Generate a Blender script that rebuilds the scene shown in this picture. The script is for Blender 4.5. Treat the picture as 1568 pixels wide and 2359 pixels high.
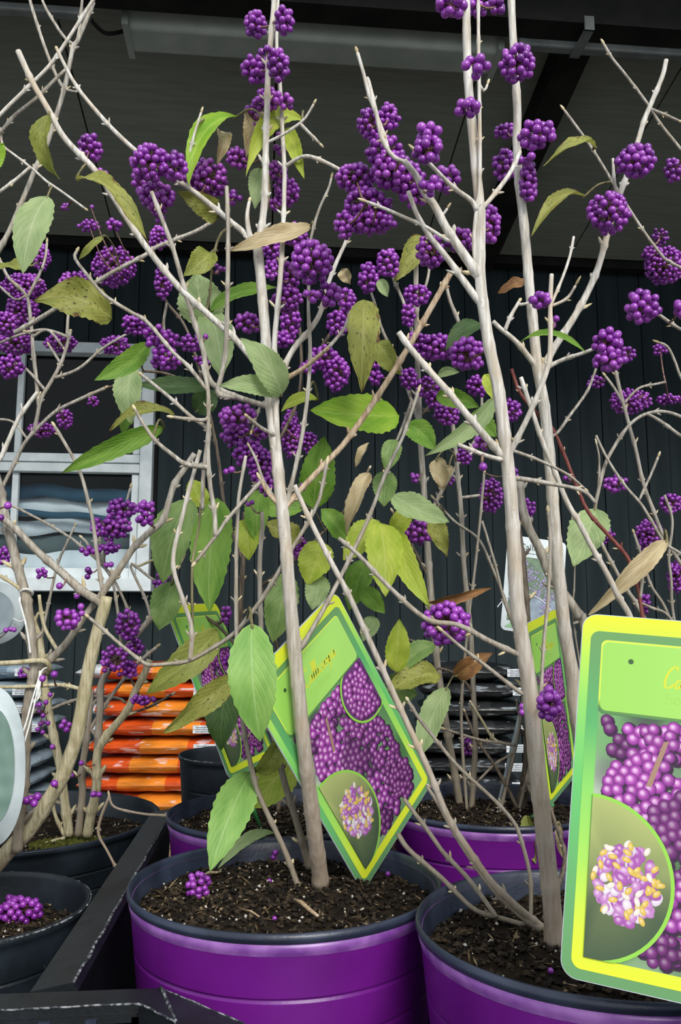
import bpy, math, random
from mathutils import Vector, Matrix, noise as mnoise

for o in list(bpy.data.objects):
    bpy.data.objects.remove(o)
scene = bpy.context.scene
COL = scene.collection
rng = random.Random(7)
R = math.radians

# ------------------------------------------------------------------ camera
F, CX, CY = 1900.0, 784.0, 1179.5
CAM_Z, PITCH = 1.05, R(8)
cam_data = bpy.data.cameras.new('camera')
cam_data.sensor_fit = 'VERTICAL'
cam_data.sensor_height = 36.0
cam_data.lens = F / 2359 * 36.0
cam_data.clip_start = 0.01
cam = bpy.data.objects.new('camera', cam_data)
COL.objects.link(cam)
cam.location = (0, 0, CAM_Z)
cam.rotation_euler = (R(90) + PITCH, 0, 0)
scene.camera = cam

# ------------------------------------------------------------------ light
world = bpy.data.worlds.new('overcast_sky')
scene.world = world
world.use_nodes = True
wbg = world.node_tree.nodes['Background']
wbg.inputs[0].default_value = (0.86, 0.93, 1.0, 1)
wbg.inputs[1].default_value = 0.85
sun_d = bpy.data.lights.new('hazy_sun', 'SUN')
sun_d.energy = 2.6
sun_d.angle = R(28)
sun_d.color = (1.0, 0.97, 0.92)
sun = bpy.data.objects.new('hazy_sun', sun_d)
COL.objects.link(sun)
sun.location = (1.5, -2, 4)
sun.rotation_euler = Vector((-0.28, 0.78, -0.56)).to_track_quat('-Z', 'Y').to_euler()
scene.view_settings.view_transform = 'Standard'
scene.view_settings.look = 'None'
scene.view_settings.gamma = 1
scene.view_settings.use_curve_mapping = False
scene.view_settings.exposure = 0.18

# ------------------------------------------------------------------ pixel helpers (a pixel is a direction, d the distance ahead)
CT, ST = math.cos(PITCH), math.sin(PITCH)
def P(px, py, d):
    a, b = (px - CX) / F, (py - CY) / F
    v = Vector((a, CT + b * ST, ST - b * CT))
    return Vector((0, 0, CAM_Z)) + v * (d / v.y)
def PX(px, d, py=1300):                       # metres for one pixel at distance d
    a, b = (px - CX) / F, (py - CY) / F
    return d / (F * (CT + b * ST))

# ------------------------------------------------------------------ materials
def srgb(r, g, b):
    f = lambda c: c / 12.92 if c <= .04045 else ((c + .055) / 1.055) ** 2.4
    return (f(r / 255), f(g / 255), f(b / 255), 1)
def new_mat(name):
    m = bpy.data.materials.new(name); m.use_nodes = True
    return m, m.node_tree.nodes, m.node_tree.links, m.node_tree.nodes['Principled BSDF']
def ramp(N, stops):
    r = N.new('ShaderNodeValToRGB')
    while len(r.color_ramp.elements) < len(stops):
        r.color_ramp.elements.new(.5)
    for e, (p, c) in zip(r.color_ramp.elements, stops):
        e.position = p; e.color = c
    return r
def noise_mat(name, c1, c2, scale=20, rough=.6, bump=0, detail=4, coord='Object', stretch=None, spec=.4, lo=.35, hi=.65, bscale=None):
    m, N, L, B = new_mat(name)
    tc = N.new('ShaderNodeTexCoord')
    src = tc.outputs[coord]
    if coord == 'Position':
        pass
    if stretch:
        mp = N.new('ShaderNodeMapping'); mp.inputs['Scale'].default_value = stretch
        L.new(src, mp.inputs[0]); src = mp.outputs[0]
    n = N.new('ShaderNodeTexNoise'); n.inputs['Scale'].default_value = scale; n.inputs['Detail'].default_value = detail
    L.new(src, n.inputs['Vector'])
    r = ramp(N, [(lo, c1), (hi, c2)])
    L.new(n.outputs['Fac'], r.inputs[0]); L.new(r.outputs[0], B.inputs['Base Color'])
    B.inputs['Roughness'].default_value = rough
    B.inputs['Specular IOR Level'].default_value = spec
    if bump:
        n2 = N.new('ShaderNodeTexNoise'); n2.inputs['Scale'].default_value = bscale or scale * 2; n2.inputs['Detail'].default_value = 5
        L.new(src, n2.inputs['Vector'])
        b = N.new('ShaderNodeBump'); b.inputs['Strength'].default_value = bump; b.inputs['Distance'].default_value = .002
        L.new(n2.outputs['Fac'], b.inputs['Height']); L.new(b.outputs[0], B.inputs['Normal'])
    return m

def wood_mat(name, c1, c2, c3, old=None):
    """streaked bark; old = colour of the older wood near the base of a stem"""
    m, N, L, B = new_mat(name)
    tc = N.new('ShaderNodeTexCoord')
    mp = N.new('ShaderNodeMapping'); mp.inputs['Scale'].default_value = (1, 1, .12)
    L.new(tc.outputs['Object'], mp.inputs[0])
    n = N.new('ShaderNodeTexNoise'); n.inputs['Scale'].default_value = 420; n.inputs['Detail'].default_value = 4
    L.new(mp.outputs[0], n.inputs['Vector'])
    n2 = N.new('ShaderNodeTexNoise'); n2.inputs['Scale'].default_value = 30; n2.inputs['Detail'].default_value = 4
    L.new(tc.outputs['Object'], n2.inputs['Vector'])
    n3 = N.new('ShaderNodeTexNoise'); n3.inputs['Scale'].default_value = 520; n3.inputs['Detail'].default_value = 2
    L.new(tc.outputs['Object'], n3.inputs['Vector'])
    r1 = ramp(N, [(.36, c1), (.64, c2)]); L.new(n.outputs['Fac'], r1.inputs[0])
    r2 = ramp(N, [(.50, (0, 0, 0, 1)), (.72, (.8, .8, .8, 1))]); L.new(n2.outputs['Fac'], r2.inputs[0])
    mx = N.new('ShaderNodeMixRGB'); mx.inputs[2].default_value = c3
    L.new(r2.outputs[0], mx.inputs[0]); L.new(r1.outputs[0], mx.inputs[1])
    col = mx.outputs[0]
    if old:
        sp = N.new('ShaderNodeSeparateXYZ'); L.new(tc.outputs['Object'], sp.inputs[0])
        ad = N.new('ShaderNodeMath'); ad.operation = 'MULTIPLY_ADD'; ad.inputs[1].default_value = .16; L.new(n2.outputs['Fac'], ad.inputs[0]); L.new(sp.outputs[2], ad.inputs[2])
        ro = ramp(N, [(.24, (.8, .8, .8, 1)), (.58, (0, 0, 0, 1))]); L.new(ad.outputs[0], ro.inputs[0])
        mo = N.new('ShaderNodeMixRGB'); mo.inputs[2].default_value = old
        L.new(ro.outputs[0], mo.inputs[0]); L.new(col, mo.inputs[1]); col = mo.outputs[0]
    r3 = ramp(N, [(.64, (0, 0, 0, 1)), (.74, (.45, .45, .45, 1))]); L.new(n3.outputs['Fac'], r3.inputs[0])
    ms = N.new('ShaderNodeMixRGB'); ms.inputs[2].default_value = tuple(v * .45 for v in c1[:3]) + (1,)
    L.new(r3.outputs[0], ms.inputs[0]); L.new(col, ms.inputs[1]); L.new(ms.outputs[0], B.inputs['Base Color'])
    B.inputs['Roughness'].default_value = .6; B.inputs['Specular IOR Level'].default_value = .35
    b = N.new('ShaderNodeBump'); b.inputs['Strength'].default_value = .5; b.inputs['Distance'].default_value = .0008
    L.new(n.outputs['Fac'], b.inputs['Height']); L.new(b.outputs[0], B.inputs['Normal'])
    return m

M = {}
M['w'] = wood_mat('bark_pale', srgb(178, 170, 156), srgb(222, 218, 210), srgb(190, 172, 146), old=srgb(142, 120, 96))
M['g'] = wood_mat('bark_grey', srgb(140, 132, 120), srgb(192, 186, 174), srgb(156, 142, 120), old=srgb(132, 118, 98))
M['t'] = wood_mat('bark_tan', srgb(150, 124, 96), srgb(204, 184, 156), srgb(190, 160, 124))
M['d'] = wood_mat('bark_dark', srgb(72, 62, 52), srgb(122, 108, 92), srgb(92, 78, 62))
M['y'] = wood_mat('bark_straw', srgb(158, 146, 112), srgb(206, 196, 164), srgb(170, 160, 120))
M['r'] = wood_mat('bark_red', srgb(92, 40, 38), srgb(140, 78, 70), srgb(120, 58, 50))
M['o'] = wood_mat('bark_olive', srgb(92, 88, 58), srgb(140, 132, 96), srgb(110, 108, 64))
M['bud'] = noise_mat('bud_scale', srgb(178, 160, 118), srgb(226, 212, 176), 120, .7)

def berry_mat():
    m, N, L, B = new_mat('berry_violet')
    g = N.new('ShaderNodeNewGeometry')
    n = N.new('ShaderNodeTexNoise'); n.inputs['Scale'].default_value = 55; n.inputs['Detail'].default_value = 1
    L.new(g.outputs['Position'], n.inputs['Vector'])
    r = ramp(N, [(.25, srgb(102, 24, 124)), (.5, srgb(140, 46, 164)), (.78, srgb(172, 80, 190))])
    L.new(n.outputs['Fac'], r.inputs[0]); L.new(r.outputs[0], B.inputs['Base Color'])
    B.inputs['Roughness'].default_value = .30
    B.inputs['Specular IOR Level'].default_value = .85
    B.inputs['Subsurface Weight'].default_value = .0
    return m
M['berry'] = berry_mat()
M['stalk'] = noise_mat('berry_stalk', srgb(92, 58, 62), srgb(150, 118, 100), 200, .7)

def leaf_mat(name, c1, c2, vein, brown, amt, trans=.35, spots=0.0):
    m, N, L, B = new_mat(name)
    uv = N.new('ShaderNodeUVMap')
    sp = N.new('ShaderNodeSeparateXYZ'); L.new(uv.outputs[0], sp.inputs[0])
    def math_(op, a, b=None, c=None):
        k = N.new('ShaderNodeMath'); k.operation = op
        for i, v in enumerate((a, b, c)):
            if v is None: continue
            if isinstance(v, (int, float)): k.inputs[i].default_value = v
            else: L.new(v, k.inputs[i])
        return k.outputs[0]
    au = math_('ABSOLUTE', math_('SUBTRACT', sp.outputs[0], .5))
    ph = math_('SUBTRACT', math_('MULTIPLY', sp.outputs[1], 52.0), math_('MULTIPLY', au, 44.0))
    wv = math_('POWER', math_('ADD', math_('MULTIPLY', math_('SINE', ph), .5), .5), 9.0)
    mid = math_('LESS_THAN', au, .022)
    vf = math_('MAXIMUM', math_('MULTIPLY', wv, .55), mid)
    tc = N.new('ShaderNodeTexCoord')
    oi = N.new('ShaderNodeObjectInfo')
    ad = N.new('ShaderNodeVectorMath'); ad.operation = 'ADD'
    cm = N.new('ShaderNodeCombineXYZ')
    L.new(math_('MULTIPLY', oi.outputs['Random'], 40.0), cm.inputs[0])
    L.new(uv.outputs[0], ad.inputs[0]); L.new(cm.outputs[0], ad.inputs[1])
    n = N.new('ShaderNodeTexNoise'); n.inputs['Scale'].default_value = 3.2; n.inputs['Detail'].default_value = 5
    L.new(ad.outputs[0], n.inputs['Vector'])
    r = ramp(N, [(.33, c1), (.67, c2)]); L.new(n.outputs['Fac'], r.inputs[0])
    mx = N.new('ShaderNodeMixRGB'); mx.inputs[2].default_value = vein
    L.new(math_('MULTIPLY', vf, .55), mx.inputs[0]); L.new(r.outputs[0], mx.inputs[1])
    # withered rim and tip
    n2 = N.new('ShaderNodeTexNoise'); n2.inputs['Scale'].default_value = 5.5; n2.inputs['Detail'].default_value = 6
    L.new(ad.outputs[0], n2.inputs['Vector'])
    edge = math_('MAXIMUM', math_('MULTIPLY', au, 1.35), math_('MULTIPLY', math_('POWER', sp.outputs[1], 3.0), .75))
    tot = math_('ADD', math_('ADD', math_('MULTIPLY', edge, .6), math_('MULTIPLY', n2.outputs['Fac'], .75)), amt - .62)
    r2 = ramp(N, [(.47, (0, 0, 0, 1)), (.56, (1, 1, 1, 1))]); L.new(tot, r2.inputs[0])
    mb = N.new('ShaderNodeMixRGB'); mb.inputs[2].default_value = brown
    L.new(r2.outputs[0], mb.inputs[0]); L.new(mx.outputs[0], mb.inputs[1])
    col = mb.outputs[0]
    if spots:
        n3 = N.new('ShaderNodeTexNoise'); n3.inputs['Scale'].default_value = 16; n3.inputs['Detail'].default_value = 2
        L.new(ad.outputs[0], n3.inputs['Vector'])
        r3 = ramp(N, [(.66 - spots * .1, (0, 0, 0, 1)), (.72 - spots * .1, (1, 1, 1, 1))]); L.new(n3.outputs['Fac'], r3.inputs[0])
        ms = N.new('ShaderNodeMixRGB'); ms.inputs[2].default_value = srgb(70, 58, 26)
        L.new(r3.outputs[0], ms.inputs[0]); L.new(col, ms.inputs[1]); col = ms.outputs[0]
    L.new(col, B.inputs['Base Color'])
    B.inputs['Roughness'].default_value = .5; B.inputs['Specular IOR Level'].default_value = .4
    b = N.new('ShaderNodeBump'); b.inputs['Strength'].default_value = .5; b.inputs['Distance'].default_value = .0008
    L.new(math_('SUBTRACT', math_('MULTIPLY', n.outputs['Fac'], .4), vf), b.inputs['Height']); L.new(b.outputs[0], B.inputs['Normal'])
    tr = N.new('ShaderNodeBsdfTranslucent'); L.new(col, tr.inputs[0])
    ms = N.new('ShaderNodeMixShader'); ms.inputs[0].default_value = trans
    L.new(B.outputs[0], ms.inputs[1]); L.new(tr.outputs[0], ms.inputs[2])
    out = [x for x in N if x.type == 'OUTPUT_MATERIAL'][0]
    L.new(ms.outputs[0], out.inputs[0])
    return m
BR, TAN = srgb(112, 78, 44), srgb(170, 140, 96)
M['bright'] = leaf_mat('leaf_bright', srgb(124, 176, 34), srgb(170, 206, 62), srgb(186, 214, 106), BR, .05)
M['fresh'] = leaf_mat('leaf_fresh', srgb(124, 176, 80), srgb(160, 202, 106), srgb(182, 216, 140), BR, .02)
M['green'] = leaf_mat('leaf_green', srgb(98, 148, 42), srgb(142, 182, 72), srgb(164, 194, 104), BR, .05)
M['dark'] = leaf_mat('leaf_dark', srgb(58, 88, 44), srgb(86, 116, 60), srgb(110, 138, 84), BR, .05)
M['dull'] = leaf_mat('leaf_dull', srgb(110, 146, 72), srgb(148, 176, 102), srgb(168, 188, 128), BR, .08)
M['pale'] = leaf_mat('leaf_pale', srgb(150, 178, 116), srgb(184, 204, 142), srgb(206, 220, 172), TAN, .04)
M['yellow'] = leaf_mat('leaf_yellow', srgb(160, 186, 48), srgb(202, 214, 86), srgb(214, 220, 120), BR, .06)
M['olive'] = leaf_mat('leaf_olive', srgb(124, 134, 52), srgb(166, 172, 82), srgb(184, 186, 112), BR, .20, spots=.15)
M['mix'] = leaf_mat('leaf_withering', srgb(140, 146, 62), srgb(176, 178, 88), srgb(196, 190, 120), BR, .33, spots=.4)
M['tan'] = leaf_mat('leaf_tan', srgb(168, 146, 104), srgb(206, 190, 150), srgb(222, 208, 170), srgb(140, 100, 58), .16, trans=.2)
M['dry'] = leaf_mat('leaf_dry', srgb(124, 84, 48), srgb(176, 128, 78), srgb(190, 148, 100), srgb(84, 54, 32), .2, trans=.15)

def attr_mat(name, rough=.45, spec=.4, dim=1.0):
    m, N, L, B = new_mat(name)
    a = N.new('ShaderNodeVertexColor'); a.layer_name = 'Col'
    mu = N.new('ShaderNodeMixRGB'); mu.blend_type = 'MULTIPLY'; mu.inputs[0].default_value = 1; mu.inputs[2].default_value = (dim, dim, dim, 1)
    L.new(a.outputs[0], mu.inputs[1]); L.new(mu.outputs[0], B.inputs['Base Color'])
    B.inputs['Roughness'].default_value = rough; B.inputs['Specular IOR Level'].default_value = spec
    return m
M['print'] = attr_mat('printed_ink', .4, .35, .80)
def plain(name, c, rough=.5, spec=.4, metal=0, scale=30, var=.12):
    d = tuple(max(0, x * (1 - var)) for x in c[:3]) + (1,)
    e = tuple(min(1, x * (1 + var)) for x in c[:3]) + (1,)
    m = noise_mat(name, d, e, scale, rough, spec=spec)
    m.node_tree.nodes['Principled BSDF'].inputs['Metallic'].default_value = metal
    return m
M['pot_purple'] = noise_mat('pot_purple', srgb(92, 16, 112), srgb(108, 24, 130), 14, .36, spec=.45, bump=.05, bscale=300)
M['pot_band'] = noise_mat('pot_band', srgb(112, 58, 140), srgb(150, 100, 172), 60, .3, spec=.5)
M['rim_blue'] = noise_mat('rim_slate', srgb(34, 40, 56), srgb(52, 60, 78), 40, .36, spec=.5, bump=.1, bscale=400)
M['black_plastic'] = noise_mat('black_plastic', srgb(14, 17, 20), srgb(26, 31, 36), 40, .42, spec=.5, bump=.15, bscale=250)
M['pot_black'] = noise_mat('pot_black', srgb(20, 27, 33), srgb(34, 43, 51), 30, .45, spec=.45, bump=.1, bscale=300)
M['scuff'] = noise_mat('scuffed_edge', srgb(40, 45, 50), srgb(150, 152, 154), 260, .7, lo=.45, hi=.62)
M['soil'] = noise_mat('potting_soil', srgb(18, 15, 12), srgb(52, 43, 34), 110, .95, spec=.1, bump=1.0, bscale=200, lo=.3, hi=.75)
M['moss'] = noise_mat('moss', srgb(58, 62, 26), srgb(98, 100, 44), 200, .95, spec=.1, bump=.8)
M['bits'] = attr_mat('soil_bits', .85, .2)

# ------------------------------------------------------------------ mesh helpers
class MB:
    def __init__(s): s.v, s.f, s.mi, s.c, s.uv = [], [], [], None, None
    def add(s, vs, fs, mi=0):
        o = len(s.v); s.v += [tuple(v) for v in vs]
        for f in fs:
            s.f.append(tuple(i + o for i in f)); s.mi.append(mi)
    def box(s, c, size, rot=None, mi=0):
        x, y, z = (k / 2 for k in size)
        vs = [Vector((a * x, b * y, d * z)) for d in (-1, 1) for b in (-1, 1) for a in (-1, 1)]
        if rot is not None: vs = [rot @ v for v in vs]
        vs = [v + Vector(c) for v in vs]
        s.add(vs, [(0, 2, 3, 1), (4, 5, 7, 6), (0, 1, 5, 4), (2, 6, 7, 3), (0, 4, 6, 2), (1, 3, 7, 5)], mi)
    def tube(s, pts, rad, n=7, mi=0):
        pts = [Vector(p) for p in pts]
        t0 = (pts[1] - pts[0]).normalized()
        a = t0.cross(Vector((.3, .9, .2))).normalized()
        vs = []
        for i, p in enumerate(pts):
            t = (pts[min(i + 1, len(pts) - 1)] - pts[max(i - 1, 0)])
            if t.length < 1e-9: t = t0
            t.normalize(); a = (a - t * a.dot(t)).normalized(); b = t.cross(a)
            r = rad[i] if isinstance(rad, (list, tuple)) else rad
            vs += [p + (a * math.cos(2 * math.pi * k / n) + b * math.sin(2 * math.pi * k / n)) * r for k in range(n)]
        fs = []
        for i in range(len(pts) - 1):
            for k in range(n):
                k2 = (k + 1) % n
                fs.append((i * n + k, i * n + k2, (i + 1) * n + k2, (i + 1) * n + k))
        fs.append(tuple(range(n - 1, -1, -1))); m = (len(pts) - 1) * n
        fs.append(tuple(m + k for k in range(n)))
        s.add(vs, fs, mi)
    def lathe(s, prof, n=64, mi=0, close=False):
        vs = [(r * math.cos(2 * math.pi * k / n), r * math.sin(2 * math.pi * k / n), z) for r, z in prof for k in range(n)]
        fs = []
        for i in range(len(prof) - 1):
            for k in range(n):
                k2 = (k + 1) % n
                fs.append((i * n + k, i * n + k2, (i + 1) * n + k2, (i + 1) * n + k))
        if close:
            fs.append(tuple(range(n - 1, -1, -1)))
        s.add(vs, fs, mi)
    def mesh(s, name, mats, smooth=True):
        me = bpy.data.meshes.new(name)
        me.from_pydata(s.v, [], s.f)
        for m in mats: me.materials.append(M[m] if isinstance(m, str) else m)
        if any(s.mi): me.polygons.foreach_set('material_index', s.mi)
        if smooth: me.polygons.foreach_set('use_smooth', [True] * len(s.f))
        if s.c is not None:
            ca = me.color_attributes.new('Col', 'FLOAT_COLOR', 'POINT')
            ca.data.foreach_set('color', [x for c in s.c for x in c])
        if s.uv is not None:
            ul = me.uv_layers.new(name='UVMap')
            li = [0] * len(me.loops); me.loops.foreach_get('vertex_index', li)
            ul.data.foreach_set('uv', [x for i in li for x in s.uv[i]])
        me.update()
        return me
    def build(s, name, mats, parent=None, loc=(0, 0, 0), smooth=True, mat4=None):
        if isinstance(mats, str): mats = [mats]
        return link(name, s.mesh(name, mats, smooth), parent, loc, mat4)
def link(name, me, parent=None, loc=(0, 0, 0), mat4=None):
    o = bpy.data.objects.new(name, me); COL.objects.link(o)
    if mat4 is not None: o.matrix_world = mat4
    else: o.location = loc
    if parent is not None:
        o.parent = parent
        # parents sit unrotated unless mat4 given; keep child coordinates local
    return o
def tag(o, label=None, cat=None, group=None, kind=None):
    if label: o['label'] = label
    if cat: o['category'] = cat
    if group: o['group'] = group
    if kind: o['kind'] = kind
    return o
def empty(name, loc, label, cat, group=None, mat4=None):
    o = bpy.data.objects.new(name, None); COL.objects.link(o); o.empty_display_size = .02
    if mat4 is not None: o.matrix_world = mat4
    else: o.location = loc
    return tag(o, label, cat, group)
def ico(sub):
    import bmesh
    bm = bmesh.new(); bmesh.ops.create_icosphere(bm, subdivisions=sub, radius=1)
    v = [tuple(x.co) for x in bm.verts]; f = [tuple(y.index for y in x.verts) for x in bm.faces]; bm.free()
    return v, f
ICO2, ICO3 = ico(2), ico(3)
def catmull(pts, per=6):
    if len(pts) == 2:
        return [pts[0].lerp(pts[1], i / per) for i in range(per + 1)]
    out = []
    n = len(pts)
    for i in range(n - 1):
        p0, p1, p2, p3 = pts[max(i - 1, 0)], pts[i], pts[i + 1], pts[min(i + 2, n - 1)]
        for k in range(per):
            t = k / per
            out.append(.5 * ((2 * p1) + (p2 - p0) * t + (2 * p0 - 5 * p1 + 4 * p2 - p3) * t * t + (3 * p1 - p0 - 3 * p2 + p3) * t ** 3))
    out.append(pts[-1])
    return out

# ================================================================== the setting
YAW = R(5.5)
WALL_Y = 3.7
WR = Matrix.Rotation(YAW, 3, 'Z')
def W3(x, y, z):                     # building coordinates, turned a little, origin below the camera
    v = WR @ Vector((x, y - WALL_Y, 0)); return Vector((v.x, v.y + WALL_Y, z))
WM = Matrix.Translation((0, WALL_Y, 0)) @ Matrix.Rotation(YAW, 4, 'Z') @ Matrix.Translation((0, -WALL_Y, 0))

M['concrete'] = noise_mat('concrete_floor', srgb(92, 92, 90), srgb(124, 122, 118), 4, .85, bump=.3, bscale=60)
M['wall_dark'] = noise_mat('wall_boards', srgb(33, 42, 45), srgb(47, 56, 59), 3, .75, spec=.12, stretch=(3, 3, .4))
M['panel'] = noise_mat('roof_panel', srgb(124, 128, 117), srgb(136, 140, 128), 6, .6, stretch=(1, 12, 1))
M['beam'] = noise_mat('beam_black', srgb(20, 20, 18), srgb(34, 33, 30), 8, .75, spec=.2)
M['lamp_grey'] = noise_mat('lamp_housing', srgb(146, 154, 144), srgb(160, 166, 156), 10, .5)
M['lamp_cover'] = noise_mat('lamp_cover', srgb(150, 158, 148), srgb(168, 174, 164), 10, .3)
M['conduit'] = noise_mat('conduit', srgb(96, 100, 98), srgb(120, 124, 120), 12, .5)
M['frame'] = noise_mat('window_frame', srgb(196, 206, 208), srgb(222, 230, 232), 12, .5)
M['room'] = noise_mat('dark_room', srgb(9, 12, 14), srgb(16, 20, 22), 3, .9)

def glass_mat():
    m, N, L, B = new_mat('pane_glass')
    fr = N.new('ShaderNodeFresnel'); fr.inputs[0].default_value = 1.45
    t = N.new('ShaderNodeBsdfTransparent'); t.inputs[0].default_value = (.93, .96, .96, 1)
    g = N.new('ShaderNodeBsdfGlossy'); g.inputs['Roughness'].default_value = .02
    n = N.new('ShaderNodeTexNoise'); n.inputs['Scale'].default_value = 3
    mu = N.new('ShaderNodeMath'); mu.operation = 'MULTIPLY'; mu.inputs[1].default_value = .35
    L.new(fr.outputs[0], mu.inputs[0])
    mx = N.new('ShaderNodeMixShader'); L.new(mu.outputs[0], mx.inputs[0]); L.new(t.outputs[0], mx.inputs[1]); L.new(g.outputs[0], mx.inputs[2])
    L.new(mx.outputs[0], [x for x in N if x.type == 'OUTPUT_MATERIAL'][0].inputs[0])
    return m
M['glass'] = glass_mat()

b = MB(); b.box((0, 1.5, -.05), (14, 12, .1))
tag(b.build('floor', 'concrete', smooth=False), kind='structure')

# back wall of upright boards, with the window opening left free
WX0, WX1, WZ0, WZ1 = -2.30, -.845, CAM_Z + .19, CAM_Z + 1.28
wall = tag(empty('wall_back', W3(0, WALL_Y, 0), None, None, mat4=WM @ Matrix.Translation((0, WALL_Y, 0))), kind='structure')
b = MB(); b.box((0, .05, 1.5), (.106, .022, 3.0)); me_full = b.mesh('board', ['wall_dark'], False)
b = MB(); b.box((0, .05, WZ0 / 2), (.106, .022, WZ0)); me_low = b.mesh('board_low', ['wall_dark'], False)
b = MB(); b.box((0, .05, (WZ1 + 3.0) / 2), (.106, .022, 3.0 - WZ1)); me_top = b.mesh('board_top', ['wall_dark'], False)
nb = 0
for i in range(-28, 29):
    x = i * .11
    inside = WX0 - .05 < x < WX1 + .05
    for me in ((me_low, me_top) if inside else (me_full,)):
        o = link('board', me, wall, (x, .004 * (i % 2), 0))
b = MB(); b.box((0, .085, WZ0 / 2), (6.4, .04, WZ0)); b.box((0, .085, (WZ1 + 3) / 2), (6.4, .04, 3 - WZ1))
b.box((WX0 / 2 - 1.6, .085, (WZ0 + WZ1) / 2), (3.2 + WX0, .04, WZ1 - WZ0)); b.box((1.6 + WX1 / 2, .085, (WZ0 + WZ1) / 2), (3.2 - WX1, .04, WZ1 - WZ0))
b.build('wall_backing', 'room', wall, smooth=False)
# dark room behind the glass
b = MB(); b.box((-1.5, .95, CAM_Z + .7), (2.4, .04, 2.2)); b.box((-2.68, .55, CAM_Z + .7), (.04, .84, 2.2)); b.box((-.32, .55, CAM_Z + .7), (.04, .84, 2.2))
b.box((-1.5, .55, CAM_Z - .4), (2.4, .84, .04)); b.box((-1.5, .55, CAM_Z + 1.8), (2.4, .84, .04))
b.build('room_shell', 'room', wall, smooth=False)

# window
win = tag(empty('window_1', (0, 0, 0), 'pale grey painted window with slim glazing bars left of the shed wall', None, mat4=WM @ Matrix.Translation((0, WALL_Y, 0))), kind='structure')
def wbar(name, x0, x1, z0, z1, y=.03, t=.07):
    q = MB(); q.box(((x0 + x1) / 2, y, (z0 + z1) / 2), (x1 - x0, t, z1 - z0)); o = q.build(name, 'frame', win, smooth=False)
    bv = o.modifiers.new('bevel', 'BEVEL'); bv.width = .004; bv.segments = 2
    return o
wbar('jamb', WX1 - .055, WX1, WZ0, WZ1)
wbar('jamb', WX0, WX0 + .055, WZ0, WZ1)
wbar('head', WX0 + .055, WX1 - .055, WZ1 - .05, WZ1)
wbar('sill', WX0 - .02, WX1 + .02, WZ0 - .035, WZ0 + .02, 0, .14)
MIDZ = CAM_Z + .735
wbar('rail', WX0 + .055, WX1 - .055, MIDZ - .005, MIDZ + .034, .035, .05)
wbar('rail', WX0 + .055, WX1 - .055, MIDZ - .052, MIDZ - .012, .022, .05)
wbar('stile', WX1 - .09, WX1 - .058, WZ0 + .02, MIDZ - .055, .035, .04)
wbar('stile', WX1 - .09, WX1 - .058, MIDZ + .036, WZ1 - .05, .035, .04)
wbar('bottom_rail', WX0 + .055, WX1 - .09, WZ0 + .022, WZ0 + .07, .035, .04)
mx = [-1.44, -1.88]
for x in mx:
    wbar('glazing_bar', x - .014, x + .014, WZ0 + .07, MIDZ - .053, .04, .03)
    wbar('glazing_bar', x - .014, x + .014, MIDZ + .036, WZ1 - .05, .04, .03)
xs = [WX1 - .09, mx[0], mx[1], WX0 + .055]
for k in range(3):
    for z0, z1 in ((WZ0 + .07, MIDZ - .053), (MIDZ + .036, WZ1 - .05)):
        q = MB(); q.box(((xs[k] + xs[k + 1]) / 2, .052, (z0 + z1) / 2), (xs[k] - xs[k + 1] - .001, .004, z1 - z0 - .001)); q.build('pane', 'glass', win, smooth=False)

# strips added behind the panes to stand in for a reflected striped awning
M['mirrored_white'] = noise_mat('mirrored_white', srgb(216, 226, 236), srgb(240, 244, 248), 6, .8)
M['mirrored_blue'] = noise_mat('mirrored_blue', srgb(36, 72, 96), srgb(50, 92, 116), 6, .8)
M['mirrored_grey'] = noise_mat('mirrored_grey', srgb(78, 92, 96), srgb(96, 110, 112), 6, .8)
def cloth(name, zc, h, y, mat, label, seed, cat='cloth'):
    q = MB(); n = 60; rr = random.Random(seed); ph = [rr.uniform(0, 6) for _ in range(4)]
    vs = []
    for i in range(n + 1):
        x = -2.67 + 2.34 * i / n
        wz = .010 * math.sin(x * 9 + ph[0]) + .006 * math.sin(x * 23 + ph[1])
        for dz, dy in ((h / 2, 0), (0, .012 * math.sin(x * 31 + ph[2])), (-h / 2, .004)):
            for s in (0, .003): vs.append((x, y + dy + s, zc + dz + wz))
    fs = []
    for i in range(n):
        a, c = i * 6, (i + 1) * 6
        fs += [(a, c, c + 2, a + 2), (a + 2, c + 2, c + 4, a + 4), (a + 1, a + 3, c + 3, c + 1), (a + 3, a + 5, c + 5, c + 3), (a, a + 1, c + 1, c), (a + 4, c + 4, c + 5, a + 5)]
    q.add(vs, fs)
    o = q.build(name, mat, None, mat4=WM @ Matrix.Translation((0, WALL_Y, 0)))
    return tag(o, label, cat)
cloth('white_reflection', CAM_Z + .545, .085, .16, 'mirrored_white', 'upper white cloth strip hanging behind the window glass', 1)
cloth('white_reflection', CAM_Z + .462, .07, .19, 'mirrored_white', 'second white cloth strip behind the glass, under the dark blue band', 2)
cloth('blue_reflection', CAM_Z + .503, .030, .120, 'mirrored_blue', 'narrow dark blue band between two white cloths behind the glass', 3)
cloth('blue_reflection', CAM_Z + .605, .06, .120, 'mirrored_blue', 'dark blue band above the white cloths behind the glass', 4)
cloth('grey_reflection', CAM_Z + .385, .10, .22, 'mirrored_grey', 'slate grey cloth strip low behind the window glass', 5)
cloth('white_reflection', CAM_Z + .265, .16, .165, 'mirrored_white', 'lowest white cloth just above the window sill behind the glass', 6)

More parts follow.
